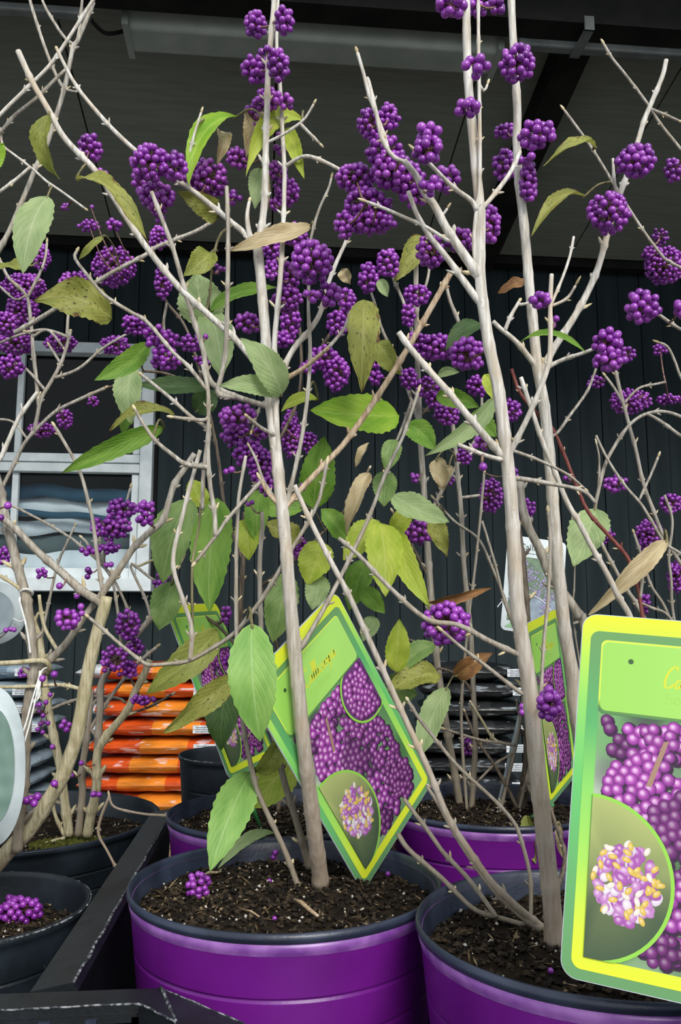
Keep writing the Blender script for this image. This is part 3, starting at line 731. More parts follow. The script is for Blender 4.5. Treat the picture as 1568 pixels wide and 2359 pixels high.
# ================================================================== shrubs
# plant  r0 r1 (pixel radii)  start depth or a (=joins the nearest stem)  depth change  bark  points
BRANCHES = """
A 19 11 .612 -.035 w 738,2038,.594 736,2010,.590 722,1900,.572 700,1720,.553 683,1550,.550 668,1380,.552 655,1220,.556 647,1150,.558 637,1050,.56 622,920,.563 612,780,.565 602,660,.565 595,590,.565 592,555,.565
A 9 6 a -.01 w 592,560 603,520 610,440 612,330 615,240 617,170 623,95 629,30 634,-40
A 8 4 a .015 w 640,1090 636,960 632,800 640,700 646,630 652,520 655,400 650,300 645,200 637,100 641,-30
A 9 4 a 0 w 590,585 576,545 569,500 574,465
A 7 4 a .02 w 592,575 560,535 540,518 480,468 430,430 370,393 310,345 255,293 200,230 172,192 150,152 132,115
A 8 7 a -.03 w 624,920 612,872 550,790 480,725 415,665 345,580 290,500 225,400 150,320 110,250 75,190 42,118
A 7 5 a -.02 g 505,962 494,889 466,800 436,706 400,578 367,489 349,442
A 6 5 a -.01 g 505,1005 502,907 510,864 520,798 524,655 525,527 522,430
A 7 4 .592 -.03 g 686,2042 655,1958 600,1840 581,1777 563,1690 553,1610 548,1530 544,1430 544,1276 547,1200 550,1144 566,1050
A 9 5 .62 -.02 g 712,2000 701,1958 675,1866 655,1802 640,1738 612,1600 601,1440 598,1300 604,1215 603,1180
A 6 4 a .03 g 662,1285 652,1300 604,1378 543,1455 489,1493 438,1521 400,1528 347,1532 327,1524 281,1488 240,1452 204,1422
A 5 4 a 0 g 655,1290 684,1245 711,1200 735,1150 752,1070
A 6 4 a .03 g 690,1500 701,1480 777,1343 846,1200 880,1110 902,1060 930,1000 962,905
A 7 7 a .03 t 650,1180 690,1130 757,1060 800,1012 868,915 943,795 1037,630
A 8 4 a .01 w 640,880 655,842 680,798 716,757 739,716 757,650 777,599 800,550 818,510
A 6 3 a -.01 g 660,1165 675,1100 693,1017 703,953 711,876 714,800 710,700 714,573 721,527 737,476 755,438 763,410
A 6 5 a -.02 t 640,890 652,876 706,843 757,800
A 5 3 a .0 g 645,1170 610,1115 590,1060 575,1030
A 6 4 a .0 t 648,1170 620,1140 600,1105
A 5 4 a -.01 g 600,1110 578,1134 522,1198 502,1228 451,1294
A 6 5 a -.02 w 438,1521 441,1447 420,1378 400,1312 402,1262 418,1198 438,1119 461,1037
A 6 5 a 0 g 500,1240 494,1182 484,1119 479,1042 480,960 479,899 466,840
A 6 5 a .01 g 478,1010 468,1100 466,1175
A 5 4 a -.01 g 502,962 470,968 430,965 400,961
A 5 4 a .01 g 505,1015 480,990 440,960 398,922 362,892 327,864
A 6 4 a 0 g 480,1080 430,1070 400,1050 357,1014 327,971 312,945
A 5 4 a .02 g 479,899 466,884 433,843 400,813 339,742 301,719 242,681 204,637 173,596 176,580
A 4 3 a 0 o 436,1522 440,1480 443,1430 443,1302 458,1212 462,1160
A 4 2 a 0 o 535,520 508,540 490,600 483,680 476,720
A 4 3 a -.01 w 612,330 660,305 700,275 722,240
A 4 3 a .01 w 705,300 735,330
A 4 3 a -.01 w 440,433 432,395 442,330 463,260
A 5 4 a -.02 w 655,380 700,360 745,372 790,395
A 5 3 a .01 g 758,800 790,760 800,735
A 5 4 a -.02 g 645,1010 600,985 570,960
A 4 3 a 0 g 620,920 600,935 580,990
D 6 5 .84 -.01 g 33,767 102,727 173,681 230,645 268,622 332,589 357,571 400,553 451,533 487,512
D 9 5 .82 .01 d 570,1882 558,1774 551,1611 552,1450 560,1290 563,1180
D 6 4 .83 .01 d 640,1870 655,1700 640,1500 600,1350
D 5 3 a 0 d 556,1500 500,1440 440,1400 400,1360
D 5 3 a .02 d 560,1300 520,1180 500,1040 470,900 430,760 380,690 375,640 352,575
D 4 3 a .02 g 375,700 377,740 380,790 384,830
D 4 3 a -.01 d 470,900 430,880 380,860 330,855
D 5 3 a .0 d 563,1200 600,1080 650,1000 690,900 690,760 670,640 640,560
D 5 3 a .0 d 690,860 740,800 775,740 790,680
D 4 3 a .0 d 600,1350 680,1290 740,1230 790,1180 850,1080
D 4 2 a .0 d 500,1440 520,1420 530,1400
D 3 3 .785 .015 w 436,1896 388,1880 330,1875 265,1860 252,1835
D 4 3 a .0 w 250,1833 232,1884 227,1922 247,1960 272,2008
B 22 9 .472 -.01 w 1277,2176 1272,2100 1262,2000 1240,1800 1221,1600 1192,1400 1180,1200 1168,1060 1148,900 1127,800 1112,700 1105,620 1106,500 1097,400 1088,300 1079,200 1075,100 1073,-30
B 5 4 a .006 w 1100,640 1092,585 1093,520 1103,440 1105,380 1104,250 1102,120 1101,-20
B 12 7 a -.02 w 1104,642 1093,622 1045,553 1022,515 999,471 975,440 958,405 930,370
B 5 4 a .0 w 1040,555 1030,553 979,522 930,500 889,482 845,465
B 9 5 a -.01 w 1108,700 1096,686 1037,604 989,543 966,505 955,482 940,440
B 6 4 a -.02 w 1100,485 1085,462 1042,430 990,378 960,350
B 6 5 a .02 w 1110,478 1119,470 1142,443 1175,397 1197,350
B 5 5 a .0 w 930,375 905,360 880,320 866,260 850,195 845,180
B 5 4 a -.005 w 890,350 880,300 850,220 836,165 823,122
B 4 3 a .0 w 1000,475 1014,500 1030,480
B 9 7 a -.01 w 1165,1052 1152,1045 1088,971 1030,900 999,866 943,800 918,765
B 6 5 a -.015 w 1166,1060 1150,1058 1111,1047 1055,1024
B 7 5 a -.01 w 1170,1060 1178,1037 1224,943 1260,851 1267,800 1267,706 1270,632
B 4 3 a .01 w 1268,700 1295,640 1312,590 1321,545
B 4 3 a -.005 w 1268,708 1305,688 1325,658
B 6 4 a .0 g 1180,1090 1215,1105 1255,1112 1340,1130 1372,1160
B 4 3 a .02 g 1175,1038 1240,1060 1305,1092 1345,1125
B 7 5 a -.01 g 1198,1512 1129,1478 1055,1440 984,1427 907,1363 836,1289 800,1256 780,1240
B 5 4 a -.015 g 1215,1610 1198,1595 1116,1532 1058,1488 1020,1455
B 9 6 .490 -.005 w 1250,2137 1215,2110 1180,2080 1130,2030 1080,1960 1030,1880 985,1770 930,1650 880,1540 830,1430 800,1365 760,1290 710,1190 678,1118
B 8 4 .488 .02 g 1245,2142 1190,2102 1130,2042 1075,1965 1035,1900 1008,1850 983,1812
B 6 5 .503 .05 g 1142,2114 1137,2104 1081,2028 1035,1979 1017,1959 984,1912 953,1871 930,1840
B 6 6 .494 .065 g 1205,2130 1170,2120 1142,2112 1088,2092 1017,2023 943,1959 917,1922
B 5 4 .508 .06 g 1222,2112 1222,2040 1215,1990 1195,1920 1180,1890 1140,1845 1080,1790 1045,1755 1000,1700 965,1655 940,1615
B 6 4 .50 .04 d 1250,2122 1300,1990 1280,1900 1245,1800 1235,1700
B 5 4 a .01 g 1246,1640 1244,1598 1252,1480 1262,1378 1267,1250 1262,1180
B 8 5 a .02 d 1248,1860 1215,1800 1230,1760
B 4 3 a .0 w 1100,200 1115,210 1122,195
I 18 8 .652 -.05 w 1470,1995 1440,1930 1390,1840 1345,1730 1322,1620 1319,1560 1300,1450 1280,1250 1269,1100 1255,950 1238,850 1231,780 1218,650 1207,520 1195,420 1190,330 1191,250 1182,100 1178,20 1176,-40
I 9 5 a -.02 w 1240,862 1255,840 1278,798 1321,732 1352,675 1377,617 1395,553 1413,489 1438,418 1466,334 1484,275 1500,237 1525,176 1534,138
I 6 4 a -.02 w 1242,862 1267,843 1298,828 1344,813 1375,800
I 7 5 a -.01 w 1236,850 1200,800 1175,775 1152,757 1135,740
I 5 4 a .0 w 1160,765 1175,730 1195,695
I 4 3 a .0 w 1190,705 1210,700 1222,695
I 12 10 .66 .0 g 1440,1960 1400,1700 1345,1440 1336,1422 1311,1384 1265,1322 1245,1271 1214,1208 1200,1150 1195,1100
I 9 5 .58 -.03 w 1610,1990 1530,1700 1470,1500 1451,1422 1423,1373 1398,1322 1362,1259 1331,1200 1306,1157 1275,1081 1247,1012 1224,943 1199,869
I 5 4 .60 .02 r 1640,1990 1560,1700 1500,1500 1480,1420 1468,1350 1445,1285 1400,1232 1355,1180 1328,1120 1300,1050 1270,985 1225,940 1195,900 1178,850
I 5 4 .68 .0 g 1690,1992 1660,1750 1560,1560 1470,1400 1435,1345 1410,1300 1385,1250 1375,1200 1370,1170 1378,1130 1390,1080 1405,1045 1440,990 1470,962 1505,949 1540,950 1580,965
I 5 4 .70 .0 g 1690,1992 1660,1750 1600,1360 1568,1300 1530,1240 1500,1165 1480,1110 1465,1040 1450,985 1430,910 1415,845
I 5 3 .68 .0 g 1690,1992 1660,1750 1600,1340 1530,1250 1500,1200 1475,1160 1440,1120 1400,1060 1372,1003
I 4 3 a .03 g 1258,1012 1285,995 1310,960 1350,905 1365,870 1372,850
I 3 3 a .0 g 1437,930 1415,895 1395,868
I 3 3 a .0 g 1437,930 1470,895 1510,885 1532,880
I 3 3 a .0 g 1475,1150 1500,1090 1515,1053
I 3 2 a .0 g 1382,1130 1380,1060 1374,1025
I 4 4 a .0 g 1490,950 1520,970 1568,1005
I 5 4 .62 .0 g 1680,1992 1720,1500 1690,1100 1600,780 1568,760 1545,745 1512,722 1480,705
I 4 3 a -.01 w 1420,460 1414,415 1411,365
I 5 3 .61 .01 g 1680,1992 1720,1500 1690,1100 1600,680 1545,605 1530,596 1487,540 1449,482 1413,425 1390,385 1355,330 1315,275 1300,255
I 5 3 .63 .01 g 1680,1992 1720,1500 1690,1100 1620,420 1568,345 1520,285 1495,245 1440,172 1410,135 1391,103
I 4 3 a .0 g 1500,250 1525,262 1562,278
I 3 3 .66 .0 g 1680,1992 1720,1500 1690,1100 1600,930 1568,870 1555,835 1538,800 1520,790
I 4 3 .70 .0 g 1690,1992 1660,1750 1580,1500 1540,1420 1500,1400 1460,1380 1440,1360
I 4 3 .70 .0 g 1690,1992 1660,1750 1560,1460 1545,1330 1540,1280 1548,1200 1530,1140
I 4 3 .70 .0 g 1650,1990 1590,1600 1540,1420 1500,1350 1480,1290 1460,1230
I 4 3 a .0 g 1470,1380 1480,1320 1470,1300
I 3 2 .66 .0 g 1410,1975 1340,1560 1320,1420 1322,1350 1325,1270
C 9 6 .86 .0 g 1060,1862 1045,1770 1030,1687 1004,1506 991,1353 984,1250 976,1130 966,980 962,850 958,700 958,605
C 7 5 .85 .0 g 1085,1868 1095,1700 1090,1600 1085,1480 1078,1400 1068,1300 1062,1180 1055,1110 1048,1030 1040,960
C 4 3 .82 -.02 g 1075,1866 1062,1640 1080,1420 1090,1340 1105,1200 1115,1090
C 4 3 .82 .0 g 1190,1885 1232,1700 1230,1570 1215,1530 1185,1450 1160,1380 1140,1300 1110,1200
C 4 3 .82 .0 g 1150,1875 1200,1650 1200,1480 1190,1460 1170,1400 1130,1300 1100,1240 1045,1200 1000,1150
C 13 9 .83 .0 d 1188,1892 1205,1830 1215,1770 1218,1700 1222,1600 1215,1500 1205,1330 1190,1210
C 5 3 a .0 d 1186,1860 1160,1800 1130,1750 1095,1700 1070,1640
C 4 3 a .0 y 1150,1712 1140,1705 1110,1660 1085,1620
C 4 3 a .0 g 1200,1712 1140,1710 1100,1703 1025,1680
C 3 3 a .0 g 1200,1710 1180,1735 1140,1760 1100,1800
C 3 2 a .0 g 1202,1705 1196,1650 1190,1618
C 5 3 a .0 g 966,980 940,900 915,830 880,760 860,690 845,650
C 4 3 a .0 d 962,850 1000,800 1040,780 1075,800
C 5 3 a .0 g 984,1200 1040,1090 1100,1000 1110,900
C 4 3 a .0 d 966,960 1000,930 1030,950
C 4 3 a .0 g 940,925 920,1000 890,1060
C 5 3 a .0 g 962,800 930,700 905,640 895,590
C 5 4 a .0 g 978,1140 930,1170 900,1150 880,1100
C 4 3 a .0 d 990,1340 940,1240 905,1180
C 4 3 a .0 g 958,720 985,640 990,570
C 5 4 a .0 g 1070,800 1055,740 1035,690 1025,640
C 4 3 a .0 d 1090,1600 1060,1560 1010,1540 960,1560
C 4 3 a .0 d 1004,1510 960,1480 925,1470
C 4 3 a .0 g 1060,1150 1110,1140 1140,1130
G 20 13 .69 -.04 y -70,2075 -30,2020 20,1960 70,1908 110,1846 143,1790 166,1730 178,1690 194,1600 204,1540 224,1455 240,1400 246,1374
G 11 7 a .0 g 240,1402 230,1386 189,1361 140,1317 87,1271 38,1220 10,1196 -20,1160
G 9 7 a .0 g 222,1386 240,1360 281,1302 306,1264 344,1226 375,1198 400,1119 425,1080 448,1045
G 13 10 .67 .0 g 40,1960 46,1879 56,1790 59,1688 68,1600 80,1540 77,1519 69,1442 61,1379 48,1333 28,1256 14,1200 0,1130 -20,1060
G 9 8 a .0 g 95,1545 110,1524 153,1481 184,1435 216,1392
G 5 4 a .0 y 126,1492 102,1443 90,1370
G 5 4 a .0 y 52,1368 30,1345 -10,1320
G 6 5 .63 .0 w -80,2115 -110,1600 -20,1105 0,1060 38,973 64,933 87,903
G 5 4 a .0 g 236,1366 224,1280 214,1200 207,1170 189,1101 166,1050 127,984
G 6 4 .62 .0 w -75,2115 -150,1500 -150,800 -70,350 0,265 60,205 115,150 160,85 195,30 225,-15
G 4 4 .63 .0 g -75,2115 -150,1500 -150,800 -50,350 0,305 35,265 85,225 125,185 152,160
G 8 5 .64 .0 g -75,2115 -150,1500 -110,900 -40,640 -10,590 20,535 40,490 65,430 85,380 107,335 130,265 148,205 158,160 168,110 178,95 195,55 215,5
G 4 4 a .0 g 147,205 135,185 115,140 95,85 73,15 66,-15
G 4 3 a .0 g 165,102 150,88 130,60 105,18 92,-15
G 4 3 a .0 g 182,95 184,60 190,-10
G 4 3 .64 .0 w -75,2115 -150,1500 -150,800 -20,320 10,340 70,385 110,420 140,440 195,480
G 4 4 a .0 w 70,385 35,415 -10,448
G 5 4 a .0 y 205,1592 140,1578 60,1582 -20,1583
G 3 3 a .0 g 160,210 175,212 180,204
F 12 8 .90 -.02 y 201,1925 209,1879 222,1815 224,1739 242,1700 293,1637 311,1593 329,1560 345,1520
F 9 6 a .0 g 224,1740 230,1640 235,1570 281,1506 332,1442 383,1384 402,1352
F 11 8 .91 .0 y 160,1925 150,1853 138,1764 122,1688 112,1637 100,1560 90,1470 60,1400
F 9 7 .90 .0 g 180,1925 190,1830 188,1780 200,1700 206,1640 210,1590
F 5 4 a .0 w 194,1685 255,1606 306,1539 360,1491
F 4 3 a .0 g 112,1637 150,1620 210,1605 270,1608 290,1620
F 3 3 a .0 d 285,1640 340,1630 395,1600
F 5 4 .91 .0 y 150,1928 128,1880 122,1850
F 4 2 .93 .0 y 195,1925 240,1932 275,1934
F 4 2 .90 .0 y 150,1930 110,1940 90,1948
F 5 4 .88 .0 g 60,1930 -30,1600 -20,1180 5,1124 33,1068 56,1022 84,989 128,948 179,922 242,894
F 5 4 a .0 g 80,990 87,953 94,920 115,884 140,838 153,800 162,765
F 4 3 a .0 g 140,836 115,798
F 5 4 a .0 g 89,940 84,877 77,813 70,730 60,680 20,640 0,600
F 3 3 a .0 g 56,1010 30,972 -10,966
F 4 3 a .0 g 281,1506 270,1400 250,1320 184,1256 153,1233 97,1200 28,1165 10,1160
F 4 3 a .0 g 92,1480 130,1310 150,1260 172,1212
F 4 3 a .0 g 220,1330 240,1270 270,1210 290,1160 300,1125
F 4 3 a .0 g 215,1290 200,1250 190,1240
F 4 3 a .0 g 300,1480 300,1420 260,1330 235,1300 230,1250
F 4 3 a .0 g 345,1425 335,1380 300,1300 345,1330 370,1345
F 4 3 a .0 d 300,1450 290,1500 300,1560 320,1600
F 3 2 a .0 g 60,680 35,690 0,660 -15,650
F 4 3 a .0 g 140,772 105,760 50,770 0,790
F 4 3 a .0 g 100,900 60,850 20,830
F 4 3 a .0 g 85,780 110,760 145,800
F 4 3 a .0 g 60,690 100,610 108,560
F 4 3 a .0 g 120,870 180,850 240,800 310,760
F 4 3 a .0 g 150,780 160,700 175,650
F 3 2 a .0 d 250,905 290,880 300,860
F 3 3 a .0 y 330,1290 420,1265 415,1300
F 4 3 a .0 g 150,1850 60,1830 30,1840
F 3 3 a .0 g 140,1480 60,1430 10,1440
F 4 3 a .0 g 110,1640 130,1720 150,1780
"""
# leaves: plant, look, base x,y -> tip x,y, width px, depth (or a), tip depth change, sideways bow px, roll degrees, fold
LEAVES = """
G pale 110,452 52,622 78 a -.02 -10 8 .15
G bright -34,396 10,330 50 .60 0 6 10 .2
A olive 112,262 128,408 46 a .01 -10 35 .7
A mix 176,412 345,515 42 a -.02 -14 -40 .5
D mix 258,735 82,682 96 .76 -.03 -14 5 .35
F olive 74,612 -25,616 28 .84 0 6 40 .4
D olive 242,543 176,592 18 .78 0 8 30 .3
A green 342,792 222,874 50 .60 -.03 8 -15 .3
D pale 305,845 300,972 66 .77 -.01 -6 10 .3
A green 378,985 148,1095 46 .61 -.03 -16 -30 .35
D mix 402,955 250,985 34 .75 -.01 -18 30 .5
D dark 482,890 315,882 48 .78 -.02 8 20 .3
D pale 476,752 452,628 108 .74 -.02 4 0 .12
D pale 476,712 508,866 80 .74 -.02 12 8 .2
A olive 488,580 428,628 60 a -.02 6 10 .3
A green 482,718 638,656 38 .64 -.02 8 -30 .3
A pale 648,912 566,782 76 a -.04 -4 12 .2
A pale 640,908 510,888 48 a -.04 -12 -10 .25
C bright 918,958 722,938 100 .66 -.05 14 12 .22
A yellow 732,918 648,946 32 .63 -.02 -10 20 .4
A green 722,1172 748,1006 84 .66 -.02 6 14 .3
C tan 850,1088 785,1228 42 .78 -.02 14 25 .5
C mix 838,692 836,884 78 .62 -.03 -4 -6 .15
C olive 868,788 918,862 52 .76 -.01 6 25 .35
C mix 978,545 916,642 52 a -.02 -6 -20 .35
C dark 1108,745 1028,800 48 .76 -.02 -6 15 .3
B green 1192,792 1350,808 20 .56 -.03 26 -35 .5
I mix 1346,452 1226,522 34 .62 -.03 -8 30 .6
I mix 1372,340 1262,352 28 .60 -.03 10 40 .6
A bright 546,268 432,408 52 .59 -.04 -26 24 .5
A tan 502,300 506,366 34 .60 -.01 6 -20 .5
A tan 585,262 566,348 60 .60 -.02 14 10 .8
A yellow 700,278 586,392 46 .60 -.05 -60 -20 .4
A yellow 654,295 694,398 38 .59 -.03 6 10 .3
A pale 600,386 588,474 44 .585 -.01 -2 0 .2
A tan 612,396 610,474 24 .59 -.01 6 20 .6
A mix 502,502 414,444 56 .60 -.03 -10 -20 .5
A tan 716,520 534,556 46 .575 -.03 26 24 .3
C yellow 874,1204 886,1364 88 .72 -.04 6 0 .18
C yellow 908,1212 986,1392 58 .72 -.05 -10 8 .25
C yellow 872,1200 790,1284 74 .74 -.02 6 12 .25
C pale 905,1140 1032,1198 66 .72 -.04 -10 -10 .25
C mix 1000,1196 1022,1274 48 .76 -.02 4 15 .5
C green 842,1290 802,1400 66 .78 -.02 4 10 .3
C green 936,978 1002,1036 58 .76 -.03 8 5 .3
C green 1004,912 1100,938 44 .76 -.02 8 20 .3
C pale 1136,918 990,1046 42 .70 -.03 10 -25 .6
C green 1090,948 1142,1004 58 .76 -.02 -4 5 .3
B yellow 1118,862 1132,916 32 .60 -.01 4 10 .3
C dull 908,1012 890,1084 48 .76 -.01 2 5 .25
C dull 886,1084 884,1166 58 .78 -.01 2 5 .25
C tan 850,1020 814,1072 20 .78 0 4 30 .5
C tan 1006,1055 1022,1128 44 .80 -.01 4 20 .6
C tan 1034,1072 1010,1124 36 .80 -.01 4 20 .4
I pale 1370,1172 1320,1298 92 .66 -.03 8 8 .2
I tan 1536,1244 1372,1410 44 .62 -.02 -8 -20 .45
D green 502,1148 482,1406 96 .68 -.03 -8 0 .15
D dull 436,1150 372,1338 98 .72 -.02 -6 8 .2
D dull 396,1340 364,1450 74 .74 -.01 4 10 .25
D olive 502,1452 342,1592 78 .66 -.03 10 -8 .2
D mix 548,1560 386,1688 58 .64 -.03 -10 -22 .45
A fresh 580,1436 600,1708 112 .512 -.01 -8 0 .10
A fresh 578,1778 488,1998 92 .60 -.05 -8 -8 .15
D yellow 684,1736 568,1862 96 .66 -.01 4 0 .2
A olive 588,1778 652,1688 48 .60 -.01 -8 25 .6
D dark 530,1562 506,1728 80 .72 -.01 -4 10 .2
D dull 662,1318 626,1478 78 .74 -.01 4 5 .2
D yellow 562,1196 572,1288 58 .72 -.01 4 5 .25
D green 600,1128 592,1250 58 .72 -.01 -4 5 .25
D yellow 742,1248 706,1346 84 .74 -.01 4 10 .4
D pale 738,1326 718,1404 60 .74 -.01 4 10 .4
C yellow 912,1548 921,1428 58 .74 -.01 2 8 .35
C dull 1002,1482 908,1552 52 .76 -.01 -6 15 .25
C mix 1012,1552 888,1584 66 .76 -.02 4 15 .4
C dry 1048,1558 1130,1508 46 .76 -.02 4 20 .5
C pale 1030,1582 966,1744 62 .76 -.02 -4 12 .25
C dull 880,1590 960,1600 80 .78 -.01 4 8 .25
C dry 984,1386 1132,1364 22 .72 -.02 8 40 .9
C green 830,1358 884,1412 46 .76 -.01 4 10 .3
C pale 862,1420 834,1476 44 .76 -.01 4 10 .3
C olive 1212,1878 1230,1988 36 .72 -.02 4 30 .6
B tan 1288,1898 1296,1984 20 .535 -.01 4 30 .6
C dry 1216,648 1146,670 30 .66 0 4 30 .4
C pale 1008,866 1058,858 22 .74 -.01 8 20 .4
C tan 784,622 806,654 30 .70 0 4 20 .5
C pale 872,644 892,684 28 .70 0 4 20 .5
D green 300,930 280,1000 30 .80 0 4 20 .4
D green 700,1170 560,1160 60 .80 0 6 10 .3
D dull 640,1640 670,1500 70 .78 0 4 10 .2
D yellow 470,1170 440,1100 50 .80 0 4 10 .3
C yellow 905,1230 950,1160 46 .78 -.01 4 20 .4
C green 800,1240 742,1170 60 .80 -.01 4 20 .3
D mix 690,1250 610,1200 60 .80 -.01 4 20 .5
D dark 450,950 500,900 60 .80 0 4 10 .2
"""
# clusters: plant, x, y, rx, ry (px), berry diameter px, how full (1 = closed ball)
CLUSTERS = """
A 588,55 26,32 16 .8|A 655,48 22,36 17 .8|A 590,160 36,34 16 .55|A 642,150 26,38 17 .8|A 615,118 22,10 18 .8|A 615,228 34,24 16 .9|A 582,258 20,20 15 .8
A 660,235 18,20 16 .7|A 600,290 22,16 15 .6|A 645,315 10,12 15 .6|A 645,345 18,14 15 .6|A 550,365 28,26 13 .9|A 640,395 22,26 13 .7|A 660,440 30,34 13 .9|A 632,470 14,18 13 .9
D 625,570 22,40 12 .9|D 625,622 16,26 12 .8|A 680,540 32,30 14 .8|A 716,602 50,50 19 1|A 668,640 24,38 14 .9|A 660,690 36,30 14 .9|A 715,680 24,16 18 .8|A 757,678 30,28 19 .9
D 800,692 22,30 13 .9|D 668,740 24,40 13 .9|D 650,782 24,20 13 .9|A 570,745 30,24 14 .9|D 775,745 25,30 13 .8|D 745,825 36,30 13 .9|D 775,862 30,40 13 .9|D 710,848 20,18 13 .7
A 207,342 28,34 15 .7|A 345,375 44,44 17 1|A 335,420 33,30 15 .8|A 402,385 30,34 17 .9|A 360,452 40,34 16 .9|A 480,412 44,44 15 1|A 438,398 24,30 15 .8|A 366,490 16,24 14 .7
D 365,548 22,30 10 .7|A 540,455 18,18 15 .8|A 237,402 12,18 14 .8|G 150,477 9,12 10 .9|D 205,520 26,14 10 .4|D 262,518 24,16 13 .35|A 310,530 6,6 14 1|D 208,474 8,8 11 .8
D 262,615 48,46 10 .8|F 170,655 38,30 10 .8|D 375,650 20,40 11 .9|F 95,592 20,34 9 .8|F 55,660 50,30 10 .9|F 50,720 38,40 10 .9|F 15,745 24,30 11 .9|F 35,792 40,28 10 .8
F 140,790 36,22 10 .7|F 25,845 30,28 12 .7|D 310,748 30,26 11 .6|A 370,780 45,30 15 .6|A 382,826 36,28 15 .6|F 265,795 36,24 10 .5|F 215,925 14,12 8 .8|F 150,965 18,24 9 .8|F 95,990 30,18 9 .8
D 440,790 30,20 12 .7|D 470,830 25,15 11 .6|A 505,620 16,12 13 .7|A 472,776 12,5 14 .8
A 550,960 45,30 16 .75|A 540,1002 35,30 15 .6|A 572,1042 40,36 14 .6|A 600,1072 28,44 13 .9|A 530,1085 14,12 16 .9|A 612,1115 16,28 14 .7|A 598,1000 24,20 14 .5|A 575,1160 14,8 13 .8
D 670,1000 22,56 10 1|D 712,1020 22,26 10 .9|A 695,1122 9,13 13 .9|D 692,1268 20,26 11 .7
B 1040,12 36,30 23 .9|B 1100,14 32,22 17 .8|B 1146,14 22,20 19 .8|B 1098,152 32,28 24 .8|B 1075,246 38,26 23 .6|I 1190,146 40,46 18 1|I 1236,310 44,34 21 .9|I 1210,366 30,14 20 .6
I 1165,302 30,18 12 .4|I 1165,380 32,36 14 .8|I 1216,420 20,50 15 .8
B 850,285 28,38 14 .8|B 895,272 28,35 14 .5|B 885,350 42,40 17 1|B 905,392 50,44 18 1|B 985,308 30,24 23 1|B 985,348 34,34 22 1|B 938,414 40,40 18 1|B 1030,415 30,34 19 .8
B 955,452 34,25 18 .7|B 990,430 25,25 21 .6|B 820,410 48,30 15 .9|B 845,470 54,38 17 1|B 855,515 54,24 17 .9|B 795,520 25,34 15 .8
C 893,605 27,35 14 1|C 848,640 24,36 14 .9|B 990,580 36,38 16 .9|B 1060,555 34,30 15 .8|B 1130,520 22,44 16 .8|C 960,680 32,24 13 .9|C 940,725 16,30 12 .9
B 1075,815 42,40 17 1|C 1010,800 48,30 14 1|C 960,790 30,25 13 .8|C 940,872 22,25 12 .9|C 985,892 30,26 11 .9|C 1000,922 20,20 11 .8|C 1100,890 28,25 12 .8|C 1030,952 30,30 11 .9
C 865,830 16,22 12 .9|C 865,870 16,18 12 .9|C 1175,945 26,28 12 .9|C 1130,1142 28,40 11 .9|C 1070,1050 18,20 11 .9|B 1112,1020 24,20 16 .6|B 1106,1078 16,16 22 .6|C 955,1100 10,14 11 .8|C 1035,1105 12,12 10 .8
C 965,1225 42,28 14 1|B 1030,1437 54,50 19 .95|C 1180,1090 16,14 12 .8|C 1210,1172 24,25 11 .6
B 1242,690 30,26 20 .5|B 1277,742 13,14 17 .5
I 1462,370 44,40 18 .8|I 1402,490 46,48 17 1|I 1550,392 20,30 13 .9|I 1480,706 42,38 20 1|I 1400,790 34,34 19 .7|I 1402,832 38,24 18 .8|I 1445,815 20,18 11 .8|I 1562,712 14,26 20 .8
I 1450,925 50,30 9 .5|I 1370,880 22,16 10 .5|I 1520,805 20,16 9 .5|I 1530,612 44,44 10 1|I 1500,585 24,18 10 .8|I 1520,545 22,22 9 .25|I 1418,1115 28,24 12 .6|I 1310,1100 14,12 13 .8
I 1495,1235 34,40 10 .5|I 1545,1160 26,24 10 .8|I 1392,1232 24,20 10 .6|I 1480,1390 20,26 11 .6|I 1540,920 30,14 9 .4|I 1555,1330 20,40 10 .6|I 1395,1220 14,14 11 .5
B 1265,1622 28,40 21 .7|B 1206,1636 12,14 15 .7|C 1075,1720 12,24 10 .8
F 280,1170 34,22 13 .7|G 335,1180 24,32 15 .6|F 255,1215 48,30 12 .6|F 250,1262 30,15 12 .6|F 200,1270 20,12 14 .7|F 205,1320 9,16 14 .8|F 250,1302 10,10 13 .8|G 18,1165 8,8 18 1|G 2,1192 8,8 16 1
G 155,1427 30,26 16 .8|G 187,1405 12,13 15 .8|F 295,1440 28,36 13 .7|F 310,1490 20,20 12 .5|F 95,1320 13,14 11 .8|G 137,1350 7,7 16 1|G 175,1375 11,7 14 .9|F 300,1545 20,22 12 .5|G 125,1553 6,6 16 1|G 98,1563 7,7 16 1
F 22,1450 16,6 12 .8|F 330,1612 34,12 12 .5|F 150,1672 15,14 14 .7|G 75,1842 26,14 18 .5|G 125,1805 8,8 17 1|F 222,1830 12,7 15 .8|F 187,1758 6,7 12 1|F 165,1786 6,7 12 1|F 122,1720 10,5 12 .9
F 420,1255 10,16 13 .6|F 375,1345 22,30 12 .25|F 10,1280 16,24 12 .5|F 60,1550 20,14 12 .3|F 270,1520 40,40 12 .25|D 520,1415 14,22 12 .8|D 525,1525 14,22 11 .5|F 100,1640 30,60 12 .08|D 690,1262 18,24 11 .8
"""

